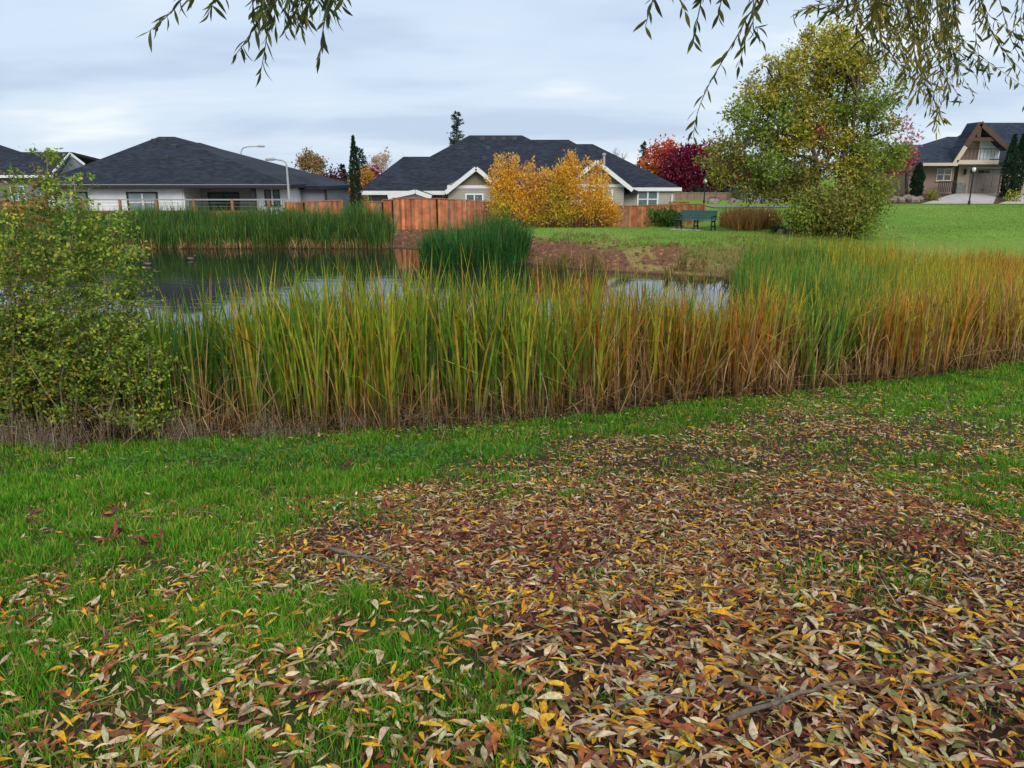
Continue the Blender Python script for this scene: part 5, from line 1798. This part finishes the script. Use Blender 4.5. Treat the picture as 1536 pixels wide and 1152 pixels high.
# wispy grey-purple dead weeds along the foot of the reeds
WISP = [lin(150, 134, 118), lin(128, 110, 94), lin(170, 154, 136), lin(144, 118, 88)]
V_ = []
n = 120
px = np.concatenate([RNG.uniform(-40, 340, 70), RNG.uniform(340, 720, 40), RNG.uniform(720, 900, 10)])
x = (px - 768) / FPX * 9.1
y = edge_y(x) + RNG.normal(-.3, .2, n) - .5 * (px < 330) * RNG.uniform(0, 1, n)
H = RNG.uniform(.14, .4, n) * np.where(px < 380, 1.15, .9)
per = 15
xx, yy, HH = np.repeat(x, per) + RNG.normal(0, .07, n * per), np.repeat(y, per) + RNG.normal(0, .07, n * per), np.repeat(H, per) * RNG.uniform(.5, 1.1, n * per)
N = n * per
b3 = np.column_stack([xx, yy, ground_z(xx, yy) + np.where(RNG.uniform(0, 1, N) < .5, 0, HH * RNG.uniform(.2, .6, N))])
V_.append(blades(b3, HH, np.abs(RNG.normal(.3, .3, N)), RNG.uniform(0, 6.28, N), RNG.normal(.1, .2, N), RNG.uniform(.002, .0045, N), pal(WISP, N, .25), 4))
N2 = n * 34
idx = RNG.integers(0, N, N2)
ps = b3[idx] + np.column_stack([RNG.normal(0, .06, (N2, 2)), HH[idx] * RNG.uniform(.3, 1.0, N2)])
V_.append(leaf_quads(ps, rdir(N2), rdir(N2), RNG.uniform(.008, .02, N2), RNG.uniform(.006, .012, N2), pal(WISP + [lin(176, 156, 140)], N2, .25)))
V, F, C = joined(V_)
tag(mesh_np('wispy_weeds', V, F, C, M['reed']), 'wispy grey-purple dead weeds between the grass and the cattails', 'weeds', kind='stuff')

# fallen willow leaves
LCOL = {'yellow': [lin(222, 164, 34), lin(226, 178, 56), lin(204, 144, 32)], 'orange': [lin(190, 112, 44), lin(176, 98, 48), lin(204, 128, 50)],
        'pale': [lin(214, 190, 146), lin(196, 182, 136), lin(220, 196, 158), lin(184, 178, 130), lin(206, 176, 142)], 'tan': [lin(178, 140, 96), lin(160, 122, 84), lin(190, 154, 112)],
        'brown': [lin(116, 72, 46), lin(98, 58, 38), lin(134, 88, 58)], 'red-brown': [lin(142, 72, 46), lin(122, 60, 40), lin(158, 84, 54)], 'olive': [lin(136, 134, 62), lin(120, 126, 60)]}
LW = {'yellow': .21, 'orange': .08, 'pale': .26, 'tan': .16, 'brown': .13, 'red-brown': .11, 'olive': .05}
ALLC = np.concatenate([np.array(LCOL[k]) for k in LW])
ALLW = np.concatenate([np.full(len(LCOL[k]), LW[k] / len(LCOL[k])) for k in LW])


def litter(n, y0, y1, K, smin=.05, smax=.105, stack=.035):
    x = RNG.uniform(-.74 * y1 - 2, .74 * y1 + 2, n)
    y = RNG.uniform(y0, y1, n)
    k = in_view(x, y)
    x, y = x[k], y[k]
    L_, G_ = cover(x, y)
    heap = .8 + .4 * vnoise(x * 2.3, y * 2.3, 91)
    k = RNG.uniform(0, 1, len(x)) < L_ ** 1.25 * heap
    x, y, L_, G_ = x[k], y[k], L_[k], G_[k]
    N = len(x)
    z = ground_z(x, y) + RNG.uniform(.004, 1, N) ** 1.5 * stack * (.3 + L_) + .035 * G_ * RNG.uniform(0, 1, N)
    a = RNG.uniform(0, 6.28, N)
    d = np.column_stack([np.cos(a), np.sin(a), RNG.normal(0, .13, N)])
    nr = np.column_stack([RNG.normal(0, .24, (N, 2)), np.ones(N)])
    Ln = RNG.uniform(smin, smax, N) * RNG.choice([1, 1, .75, 1.15, .5], N, p=[.3, .25, .2, .1, .15])
    C = pal(ALLC, N, .2, ALLW)
    # older leaves lie underneath, browner
    old = RNG.uniform(0, 1, N) < .2 + .22 * np.exp(-((y - 4.6) / 1.3) ** 2) + .2 * vnoise(x * .9, y * .9, 92)
    C[old] = pal(LCOL['brown'] + LCOL['red-brown'] * 2 + LCOL['tan'], int(old.sum()), .25) * .9
    z[old] -= .008
    return leaf_strips(np.column_stack([x, y, z]), d, nr, Ln, Ln * RNG.uniform(.13, .36, N), RNG.normal(.03, .08, N), RNG.uniform(-.7, .9, N), C, K, RNG.normal(0, .8, N))


V, F, C = joined([litter(50000, 1.0, 3.4, 6, .045, .098), litter(110000, 3.4, 6.0, 4, .038, .082), litter(145000, 6.0, 13, 4, .038, .078)])
tag(mesh_np('leaf_litter', V, F, C, M['litter']), 'thick carpet of yellow, tan and brown fallen willow leaves', 'fallen leaves', kind='stuff')

# crumbled leaf bits and stalks between the leaves
n = 60000
y = RNG.uniform(1.25, 11, n) ** 1.0
x = RNG.uniform(-9, 9, n)
k = in_view(x, y)
x, y = x[k], y[k]
L_, G_ = cover(x, y)
k = RNG.uniform(0, 1, len(x)) < L_ * .9
x, y = x[k], y[k]
n = len(x)
b = np.column_stack([x, y, ground_z(x, y) + RNG.uniform(.006, .03, n)])
p1 = blades(b, RNG.uniform(.015, .06, n), RNG.uniform(1.2, 1.56, n), RNG.uniform(0, 6.28, n), np.zeros(n), RNG.uniform(.0015, .009, n), pal([lin(104, 70, 48), lin(132, 84, 54), lin(90, 60, 44), lin(164, 128, 88), lin(120, 66, 44)], n, .25), 3)
tag(mesh_np('leaf_crumbs', *p1, M['litter']), 'crumbled brown leaf bits and stalks between the fallen leaves', 'leaf debris', kind='stuff')

# the largest single leaves, each its own object
VAR = {}
for k in LW:
    VAR[k] = []
    for j in range(4):
        L = np.array([1.0])
        v, f, c = leaf_strips(np.array([[-.5, 0, 0.]]), np.array([[1., 0, 0]]), np.array([[0., 0, 1]]), L, L * (.19 + .03 * j), np.array([.10 * RNG.uniform(-.4, 1.3)]), np.array([RNG.uniform(-.3, .7)]), pal(LCOL[k], 1, .08), 9, np.array([RNG.uniform(-1, 1)]))
        K = 9
        cc = c.reshape(K, 3, 3).copy()
        cc[:, 1] *= 1.12                                   # paler midrib
        cc[0] *= .7
        cc[-2:] *= .75                                     # tip dries first
        me = bpy.data.meshes.new('fallen_leaf')
        me.from_pydata([tuple(p) for p in v], [], [tuple(q) for q in f])
        at = me.color_attributes.new('Col', 'FLOAT_COLOR', 'POINT')
        arr = np.ones((len(v), 4), np.float32)
        arr[:, :3] = cc.reshape(-1, 3)
        at.data.foreach_set('color', arr.ravel())
        me.polygons.foreach_set('use_smooth', [True] * len(me.polygons))
        me.materials.append(M['litter'])
        VAR[k].append(me)
names = list(LW)
cnt = 0
lab = {'yellow': 'bright yellow fallen willow leaf lying on the leaf carpet', 'orange': 'orange fallen willow leaf lying on the leaf carpet', 'pale': 'pale silvery-grey fallen willow leaf lying on the leaf carpet', 'tan': 'dry tan fallen willow leaf lying on the leaf carpet',
       'brown': 'dull brown fallen willow leaf lying on the leaf carpet', 'red-brown': 'red-brown fallen willow leaf lying on the leaf carpet', 'olive': 'olive-green fallen willow leaf lying on the leaf carpet'}
while cnt < 290:
    y = RNG.uniform(1.62, 3.0)
    x = RNG.uniform(-.7 * y, .7 * y)
    L_, G_ = cover(np.array([x]), np.array([y]))
    if RNG.uniform() > L_[0]:
        continue
    k = names[RNG.choice(len(names), p=np.array([.30, .12, .27, .13, .06, .06, .06]))]
    o = link('fallen_leaf', VAR[k][RNG.integers(0, 4)])
    s = RNG.uniform(.066, .108)
    o.scale = (s, s, s)
    o.location = (x, y, gz(x, y) + RNG.uniform(.024, .038))
    o.rotation_euler = (RNG.normal(0, .22), RNG.normal(0, .14), RNG.uniform(0, 6.28))
    where = 'caught in the green grass' if G_[0] > .45 else 'lying on the leaf carpet'
    size = 'long' if s > .094 else ('small' if s < .079 else 'medium-sized')
    tag(o, size + ' ' + lab[k].replace('lying on the leaf carpet', where), 'leaf', size + ' ' + k + ' fallen leaves ' + where)
    cnt += 1


# sticks lying in the leaves
def stick(pts_px, r, label, side=()):
    pts = []
    for px, py in pts_px:
        a_, b_, c_ = (float(v) for v in ray(px, py))
        lo, hi = .8, 14.
        for _ in range(40):
            md = (lo + hi) / 2
            if EYE + c_ * md / b_ > gz(a_ * md / b_, md):
                lo = md
            else:
                hi = md
        x, y = a_ * lo / b_, lo
        pts.append(np.array((x, y, gz(x, y) + .046 + r)))
    t = thing('fallen_branch', label, 'branch', tuple(pts[0] - np.array((0, 0, .046 + r))))
    dense = []
    for i in range(len(pts) - 1):
        for u in np.linspace(0, 1, 5)[:-1]:
            dense.append(pts[i] * (1 - u) + pts[i + 1] * u + RNG.normal(size=3) * r * .35)
    dense.append(pts[-1])
    g = Geo()
    g.tube(dense, list(np.linspace(r, r * .45, len(dense)) * RNG.uniform(.88, 1.12, len(dense))), 8)
    g.build('stem', M['stick'], t, True)
    for i, ang, L in side:
        p = dense[min(i, len(dense) - 2)]
        d = dense[min(i + 1, len(dense) - 1)] - p
        d = d / np.linalg.norm(d)
        d = np.array((d[0] * math.cos(ang) - d[1] * math.sin(ang), d[0] * math.sin(ang) + d[1] * math.cos(ang), .05))
        g = Geo()
        g.tube(wob(p, p + d * L, 5, .04), np.linspace(r * .55, r * .2, 5), 6)
        g.build('side_twig', M['stick'], t, True)


stick([(1088, 1098), (1150, 1078), (1215, 1052), (1262, 1042), (1305, 1036)], .011, 'crooked grey branch with short fork lying across deep leaves', [(5, .7, .12), (9, -.6, .09)])
stick([(1380, 1050), (1440, 1030), (1500, 1012)], .007, 'straight pinkish-brown stick beside the crooked grey branch', [(3, .5, .1)])
stick([(1420, 1052), (1480, 1045), (1545, 1035)], .006, 'thin dark stick parallel to the pinkish-brown one')
stick([(497, 838), (545, 850), (600, 872)], .013, 'brown stick at the litter edge above the tall grass tuft', [(4, .6, .12)])
stick([(760, 985), (840, 965), (900, 955)], .005, 'slim reddish twig in leaves beside a withered shoot')
stick([(1105, 1042), (1130, 1052), (1165, 1068)], .008, 'short dark broken stick close to the crooked grey branch')
stick([(890, 870), (915, 840), (930, 800)], .005, 'thin straight twig pointing through the middle of the leaf carpet')
stick([(285, 775), (310, 778), (335, 783)], .005, 'small grey twig alone on the green grass')
stick([(920, 1075), (990, 1060), (1060, 1068)], .006, 'bent reddish-brown twig lying among pale leaves', [(4, .8, .1)])
stick([(1085, 900), (1120, 893), (1160, 890)], .005, 'grey twig near the green tufts inside the leaf carpet')

# withered red-brown shoots standing in turf and leaves
RUST = [lin(136, 74, 56), lin(116, 60, 46), lin(156, 92, 70), lin(98, 52, 42)]
_sh = [(182, 822, .20, 9, 'tallest withered rust shoot in the green turf'), (212, 826, .10, 6, 'low withered rust sprig lying against the tallest turf shoot'), (240, 824, .12, 5, 'upright brown sprig at the turf edge next to leaves'),
       (52, 794, .11, 6, 'small withered rust tuft alone in the green turf'), (458, 762, .09, 4, 'tiny dry brown shoot in turf above the leaf edge'), (578, 792, .16, 6, 'thin rust shoot standing at the upper litter edge'),
       (832, 832, .15, 8, 'withered pinkish-brown shoot in the leaf carpet'), (826, 900, .22, 12, 'large hanging cluster of withered leaves in the leaf carpet'), (945, 920, .12, 6, 'dark rust shoot beside the large withered cluster'),
       (700, 826, .10, 5, 'short orange-brown shoot in the litter beyond the grass tuft'), (1360, 822, .13, 8, 'rust shoot with drooping leaves at the litter edge'), (1405, 818, .12, 9, 'broad red withered shoot beside a green tuft'),
       (1440, 822, .12, 10, 'dense red withered shoot ending the row of rust shoots'), (1400, 852, .1, 6, 'low rust sprig below the red withered shoots'), (1185, 855, .1, 5, 'small red-brown shoot near grass tufts in leaves'), (520, 706, .1, 6, 'brown sprig among the broad-leaved weeds'), (618, 868, .09, 4, 'dull brown shoot where litter meets tall grass')]
for px, py, h, nl, lb in _sh:
    a_, b_, c_ = (float(v) for v in ray(px, py))
    lo, hi = .8, 14.
    for _ in range(40):
        md = (lo + hi) / 2
        if EYE + c_ * md / b_ > gz(a_ * md / b_, md):
            lo = md
        else:
            hi = md
    x, y = a_ * lo / b_, lo
    h = h * 1.25
    z = gz(x, y)
    t = thing('withered_shoot', lb, 'shoot', (x, y, z), 'withered shoots')
    g = Geo()
    top = np.array((x + RNG.normal(0, .02), y + RNG.normal(0, .02), z + h))
    sp = wob((x, y, z - .02), top, 6, .03)
    g.tube(sp, np.linspace(.004, .0015, 6), 5)
    g.build('stem', M['stick'], t)
    for i in range(nl):
        p = sp[RNG.integers(2, 6)]
        a = RNG.uniform(0, 6.28)
        d = np.array([[math.cos(a) * .6, math.sin(a) * .6, RNG.uniform(-1.3, .5)]])
        L = np.array([RNG.uniform(.06, .10)])
        v, f, c = leaf_strips(p[None], d, rdir(1), L, L * .32, np.array([RNG.normal(.1, .15)]), np.array([RNG.uniform(.2, 1.1)]), pal(RUST, 1, .2), 6, np.array([RNG.normal(0, 1.)]))
        mesh_np('withered_leaf', v, f, c, M['litter'], t, True)

# ------------------------------------------------------------------ sapling thicket on the bank
SAP = [lin(122, 152, 50), lin(100, 136, 46), lin(148, 168, 62), lin(90, 124, 44), lin(122, 148, 50), lin(172, 172, 70), lin(160, 160, 58)]
SAPB = [lin(134, 118, 54), lin(116, 108, 50), lin(160, 126, 56)]
sx, sy = PZ(110, 640, -1.55)[:2]
t = thing('sapling_thicket', 'leafy green sapling thicket with thin pale stems at the pond edge', 'shrub', (sx, sy, gz(sx, sy)))
stems = [(8, 640, 30, 330), (40, 640, 10, 380), (62, 640, 70, 225), (85, 640, 55, 300), (110, 640, 130, 330), (130, 640, 60, 400), (160, 640, 165, 320), (175, 640, 190, 365), (195, 640, 185, 470), (150, 640, 205, 440), (-20, 640, -10, 300), (20, 640, 20, 260), (90, 640, 110, 265), (215, 640, 222, 520), (-50, 640, -60, 280), (60, 640, 40, 450), (120, 640, 140, 430)]
parts_ = []
tw_g = Geo()
for k, (x0, y0, x1, y1) in enumerate(stems):
    Yb = 9.0 + RNG.uniform(-.35, .75)
    p0 = np.array(P(x0, y0, Yb))
    p0[2] = gz(p0[0], p0[1]) - .05
    p1 = np.array(P(x1, y1, Yb + RNG.uniform(-.5, .3)))
    pts = wob(p0, p1, 9, .022)
    g = Geo()
    r0 = RNG.uniform(.011, .02)
    g.tube(pts, np.linspace(r0, .004, 9), 6)
    g.build('stem', M['bark_pale'], t, True)
    Ls = np.linalg.norm(p1 - p0)
    nb = int(78 * Ls / 2.5) + 10
    for j in range(nb):
        u = RNG.uniform(.12, 1) * 8
        i = min(int(u), 7)
        q = pts[i] + (pts[i + 1] - pts[i]) * (u - i)
        a = RNG.uniform(0, 6.28)
        ln = RNG.uniform(.2, .62) * (1.15 - u / 8 * .6)
        e = q + np.array((math.cos(a) * ln, math.sin(a) * ln, RNG.uniform(-.1, .45) * ln))
        bp = wob(q, e, 5, .05)
        tw_g.tube(bp, np.linspace(.0035, .0012, 5), 3, False)
        m = RNG.integers(14, 30)
        tt = RNG.uniform(.1, 1, m)
        pos = q + (e - q) * tt[:, None] + RNG.normal(size=(m, 3)) * .035
        dd = (e - q) / ln * .5 + rdir(m) + np.array((0, 0, -.35))
        L = RNG.uniform(.03, .055, m)
        colset = SAPB if (q[0] < -5.0 and RNG.uniform() < .22) else SAP
        parts_.append(leaf_strips(pos, dd, rdir(m) * .7 + np.array((0, -.3, .8)), L, L * .62, RNG.uniform(-.05, .12, m), RNG.uniform(0, .5, m), pal(colset, m, .22) * (1 + .25 * RNG.uniform(-1, 1)), 4))
V, F, C = joined(parts_)
mesh_np('foliage', V, F, C, M['leaf'], t)['kind'] = 'stuff'
tw_g.build('twigs', M['twig'], t)['kind'] = 'stuff'

# ------------------------------------------------------------------ the willow overhead
wx, wy = 3.4, -2.6
wt = thing('willow_tree', 'overhanging willow with drooping leafy branches above the leaf-covered bank', 'tree', (wx, wy, 0))
g = Geo()
trunk_pts = [np.array(p) for p in ((wx, wy, -.2), (wx - .05, wy + .1, .4), (wx - .1, wy + .3, 1.6), (wx - .3, wy + .7, 3.0), (wx - .5, wy + 1.1, 4.4))]
g.tube(trunk_pts, [.5, .36, .31, .28, .22], 12)
g.build('trunk', M['bark'], wt, True)
LEAFV = []
WIL = [lin(92, 104, 58), lin(78, 92, 52), lin(112, 118, 62), lin(84, 96, 66)]
WILY = [lin(172, 156, 60), lin(150, 138, 52), lin(126, 122, 50)]
WILR = [lin(132, 52, 56)]
for palx in (WIL, WIL, WILY, WILR):
    vs = []
    for j in range(3):
        v, f, c = leaf_strips(np.zeros((1, 3)), np.array([[1., 0, 0]]), np.array([[0., 0, 1]]), np.array([1.]), np.array([.17 + .03 * j]), np.array([RNG.uniform(-.12, .12)]), np.array([RNG.uniform(.1, .6)]), pal(palx, 1, .1), 7, np.array([RNG.uniform(-.8, .8)]))
        me = bpy.data.meshes.new('leaf')
        me.from_pydata([tuple(p) for p in v], [], [tuple(q) for q in f])
        at = me.color_attributes.new('Col', 'FLOAT_COLOR', 'POINT')
        arr = np.ones((len(v), 4), np.float32)
        arr[:, :3] = c
        at.data.foreach_set('color', arr.ravel())
        me.polygons.foreach_set('use_smooth', [True] * len(me.polygons))
        me.materials.append(M['leaf'])
        vs.append(me)
    LEAFV.append(vs)
from mathutils import Vector, Matrix


def limb(pts, r0, r1):
    g = Geo()
    g.tube(pts, np.linspace(r0, r1, len(pts)), 8)
    return g.build('limb', M['bark'], wt, True)


top = trunk_pts[-1]
limb([top, (2.0, .6, 4.9), (.6, 2.2, 4.9), (-.6, 3.4, 4.5), (-1.3, 4.0, 4.0)], .17, .03)
limb([trunk_pts[3], (3.2, -.4, 4.2), (3.4, 1.6, 5.0), (3.2, 3.6, 5.0), (2.9, 5.2, 4.6), (2.5, 6.0, 4.1)], .19, .03)
limb([trunk_pts[4], (2.6, 0.6, 5.2), (1.9, 2.4, 5.2), (1.4, 3.6, 4.7), (1.1, 4.1, 4.2)], .13, .025)
limb([trunk_pts[3], (3.9, -.6, 4.0), (4.6, 1.5, 4.7), (4.6, 4.0, 4.5), (4.3, 5.2, 4.0)], .15, .03)
limb([trunk_pts[3], (4.2, -3.6, 4.2), (5.2, -5.0, 5.0), (5.8, -6.2, 4.8)], .17, .05)
limb([trunk_pts[4], (1.4, -2.6, 5.2), (-.4, -3.6, 5.4), (-1.6, -4.2, 5.0)], .15, .05)
PARENT_TIPS = [np.array((-1.3, 4.0, 4.0)), np.array((2.5, 6.0, 4.1)), np.array((1.1, 4.1, 4.2)), np.array((4.3, 5.2, 4.0)), np.array((2.9, 5.2, 4.6)), np.array((-.6, 3.4, 4.5)), np.array((3.2, 3.6, 5.0))]

leaf_budget = 290
stuff_leaves = []
twig_rest = Geo()


def willow_twig(pp, Y, own, llen=.09, dens=26, yellow=.1, red=0.0, wild=.18):
    """pp: pixel points from the base (above the frame) to the tip"""
    global leaf_budget
    pts = [np.array(P(px, py, Y + .12 * i)) for i, (px, py) in enumerate(pp)]
    tip = min(PARENT_TIPS, key=lambda q: np.linalg.norm(q - pts[0]))
    up = [tip, tip * .5 + pts[0] * .5 + np.array((0, 0, .25))]
    cv = up + pts
    dense = []
    for i in range(len(cv) - 1):
        p0 = cv[max(i - 1, 0)]
        p1, p2 = cv[i], cv[i + 1]
        p3 = cv[min(i + 2, len(cv) - 1)]
        for u in np.linspace(0, 1, 6)[:-1]:
            dense.append(.5 * ((2 * p1) + (-p0 + p2) * u + (2 * p0 - 5 * p1 + 4 * p2 - p3) * u * u + (-p0 + 3 * p1 - 3 * p2 + p3) * u ** 3))
    dense.append(cv[-1])
    r = np.linspace(.006, .0012, len(dense))
    if own:
        g = Geo()
        g.tube(dense, r, 4, False)
        tw = g.build('twig', M['twig'], wt)
    else:
        twig_rest.tube(dense, r, 3, False)
        tw = None
    dn = np.array(dense)
    seg = np.linalg.norm(np.diff(dn, axis=0), axis=1)
    cum = np.concatenate([[0], np.cumsum(seg)])
    n = int(cum[-1] * dens)
    b = root_base(wt)
    for i in range(n):
        s = cum[-1] * (1 - (i + RNG.uniform(-.3, .3)) / n)
        s = min(max(s, 0), cum[-1] * .999)
        j = int(np.searchsorted(cum, s)) - 1
        j = max(0, min(j, len(seg) - 1))
        q = dn[j] + (dn[j + 1] - dn[j]) * ((s - cum[j]) / seg[j])
        ax = (dn[j + 1] - dn[j]) / seg[j]
        a = RNG.uniform(0, 6.28) if RNG.uniform() < .3 else (i % 2) * math.pi + RNG.normal(0, .6)
        sd = np.array((math.cos(a), math.sin(a) * .6, 0))
        d = ax * .65 + sd * .62 + np.array((0, 0, -.55)) + RNG.normal(size=3) * wild
        d /= np.linalg.norm(d)
        L = llen * RNG.uniform(.65, 1.2)
        nv = np.cross(d, rdir(1)[0])
        nv /= np.linalg.norm(nv)
        zc = q[2] - (EYE + math.tan(math.radians(11.4)) * q[1])     # above the picture's top edge or not
        ki = 3 if RNG.uniform() < red else (2 if RNG.uniform() < yellow else RNG.integers(0, 2))
        if own and leaf_budget > 0 and zc < .03:
            leaf_budget -= 1
            o = link('leaf', LEAFV[ki][RNG.integers(0, 3)], tw)
            sdv = np.cross(nv, d)
            mtx = Matrix(((d[0], sdv[0], nv[0]), (d[1], sdv[1], nv[1]), (d[2], sdv[2], nv[2]))).to_4x4()
            o.matrix_local = Matrix.Translation(Vector(q - b)) @ mtx @ Matrix.Scale(L, 4)
        else:
            stuff_leaves.append((q, d, nv, L, ki))


# over the pond, first spray
for pp, Y in (([(300, -45), (275, -5), (250, 25), (222, 48)], 3.5), ([(335, -50), (322, -5), (314, 14)], 3.5), ([(408, -60), (392, 20), (368, 62), (352, 84)], 3.6), ([(418, -60), (404, 20), (398, 70), (391, 108)], 3.6),
              ([(432, -60), (428, 15), (427, 45)], 3.7), ([(495, -60), (489, 15), (483, 55), (480, 86)], 3.6), ([(455, -60), (446, 5), (444, 32)], 3.8), ([(525, -60), (517, -10), (512, 8)], 3.7), ([(385, -60), (380, 0), (378, 22)], 3.9), ([(470, -60), (464, 0), (460, 28)], 3.9)):
    willow_twig(pp, Y, True, .085, 30, .05)
for k in range(20):
    x0 = RNG.uniform(375, 505)
    willow_twig([(x0, -70), (x0 + RNG.uniform(-12, 12), -20), (x0 + RNG.uniform(-22, 16), RNG.uniform(10, 46) * (1.15 - abs(x0 - 425) / 110))], RNG.uniform(3.7, 4.3), False, .08, 34, .04)
# slender twigs in front of the open sky
for pp, Y, rd in (([(990, -45), (980, -5), (968, 40)], 3.9, 0), ([(1062, -50), (1052, 0), (1044, 40), (1040, 62)], 3.9, 0), ([(1000, -50), (1015, -10), (1028, 18)], 4.1, 0),
                  ([(1140, -40), (1118, 30), (1088, 84), (1062, 130), (1046, 170), (1040, 205)], 4.2, .02), ([(1150, -40), (1128, 20), (1118, 60), (1108, 100)], 4.3, .35), ([(1095, -50), (1082, 0), (1078, 26)], 4.0, 0),
                  ([(1275, -30), (1225, 8), (1190, 16)], 4.6, 0), ([(1130, 10), (1135, 40), (1138, 58)], 4.3, 0)):
    willow_twig(pp, Y, True, .088, 24, .12, rd)
# the heavy spray
ENV_X = [1180, 1230, 1290, 1340, 1390, 1440, 1480, 1520, 1580]
ENV_Y = [8, 24, 90, 140, 195, 205, 185, 165, 180]
for k in range(112):
    x0 = RNG.uniform(1285, 1420) if k % 5 < 3 else RNG.uniform(1240, 1610)
    x1 = x0 + RNG.normal(10, 55)
    ye = float(np.interp(x1, ENV_X, ENV_Y)) * RNG.uniform(.15, 1.0) ** .8
    xm = (x0 + x1) / 2 + RNG.uniform(-35, 35)
    willow_twig([(x0, -60), (xm + (x0 - xm) * .4, -15), (xm, ye * .45), (x1, ye)], RNG.uniform(4.4, 6.6), False, .08, 25, .6 if x1 < 1440 else .2, 0.0, .5)
# canopy over the path, outside the picture
for k in range(60):
    p = PARENT_TIPS[k % len(PARENT_TIPS)] + RNG.normal(size=3) * np.array((1.0, .7, .25))
    p[2] = max(p[2], 3.9)
    e_ = p + np.array((RNG.normal(0, .2), RNG.normal(0, .15), -RNG.uniform(.2, .5)))
    twig_rest.tube([p + np.array((0, 0, .1)), (p + e_) / 2, e_], [.006, .004, .001], 3, False)
    for i in range(16):
        q = p + (e_ - p) * RNG.uniform(0, 1)
        d = rdir(1)[0] * .6 + np.array((0, 0, -.6))
        stuff_leaves.append((q, d / np.linalg.norm(d), rdir(1)[0], .085 * RNG.uniform(.7, 1.2), RNG.integers(0, 3)))
q, d, nv, L, ki = (np.array([s[i] for s in stuff_leaves]) for i in range(5))
C = np.empty((len(q), 3))
for i, palx in enumerate((WIL, WIL, WILY, WILR)):
    C[ki == i] = pal(palx, int((ki == i).sum()), .22)
V, F, C = leaf_strips(q, d, nv, L, L * RNG.uniform(.16, .24, len(q)), RNG.normal(0, .07, len(q)), RNG.uniform(.1, .6, len(q)), C, 5, RNG.normal(0, .6, len(q)))
mesh_np('foliage', V, F, C, M['leaf'], wt)['kind'] = 'stuff'
twig_rest.build('twigs', M['twig'], wt)['kind'] = 'stuff'
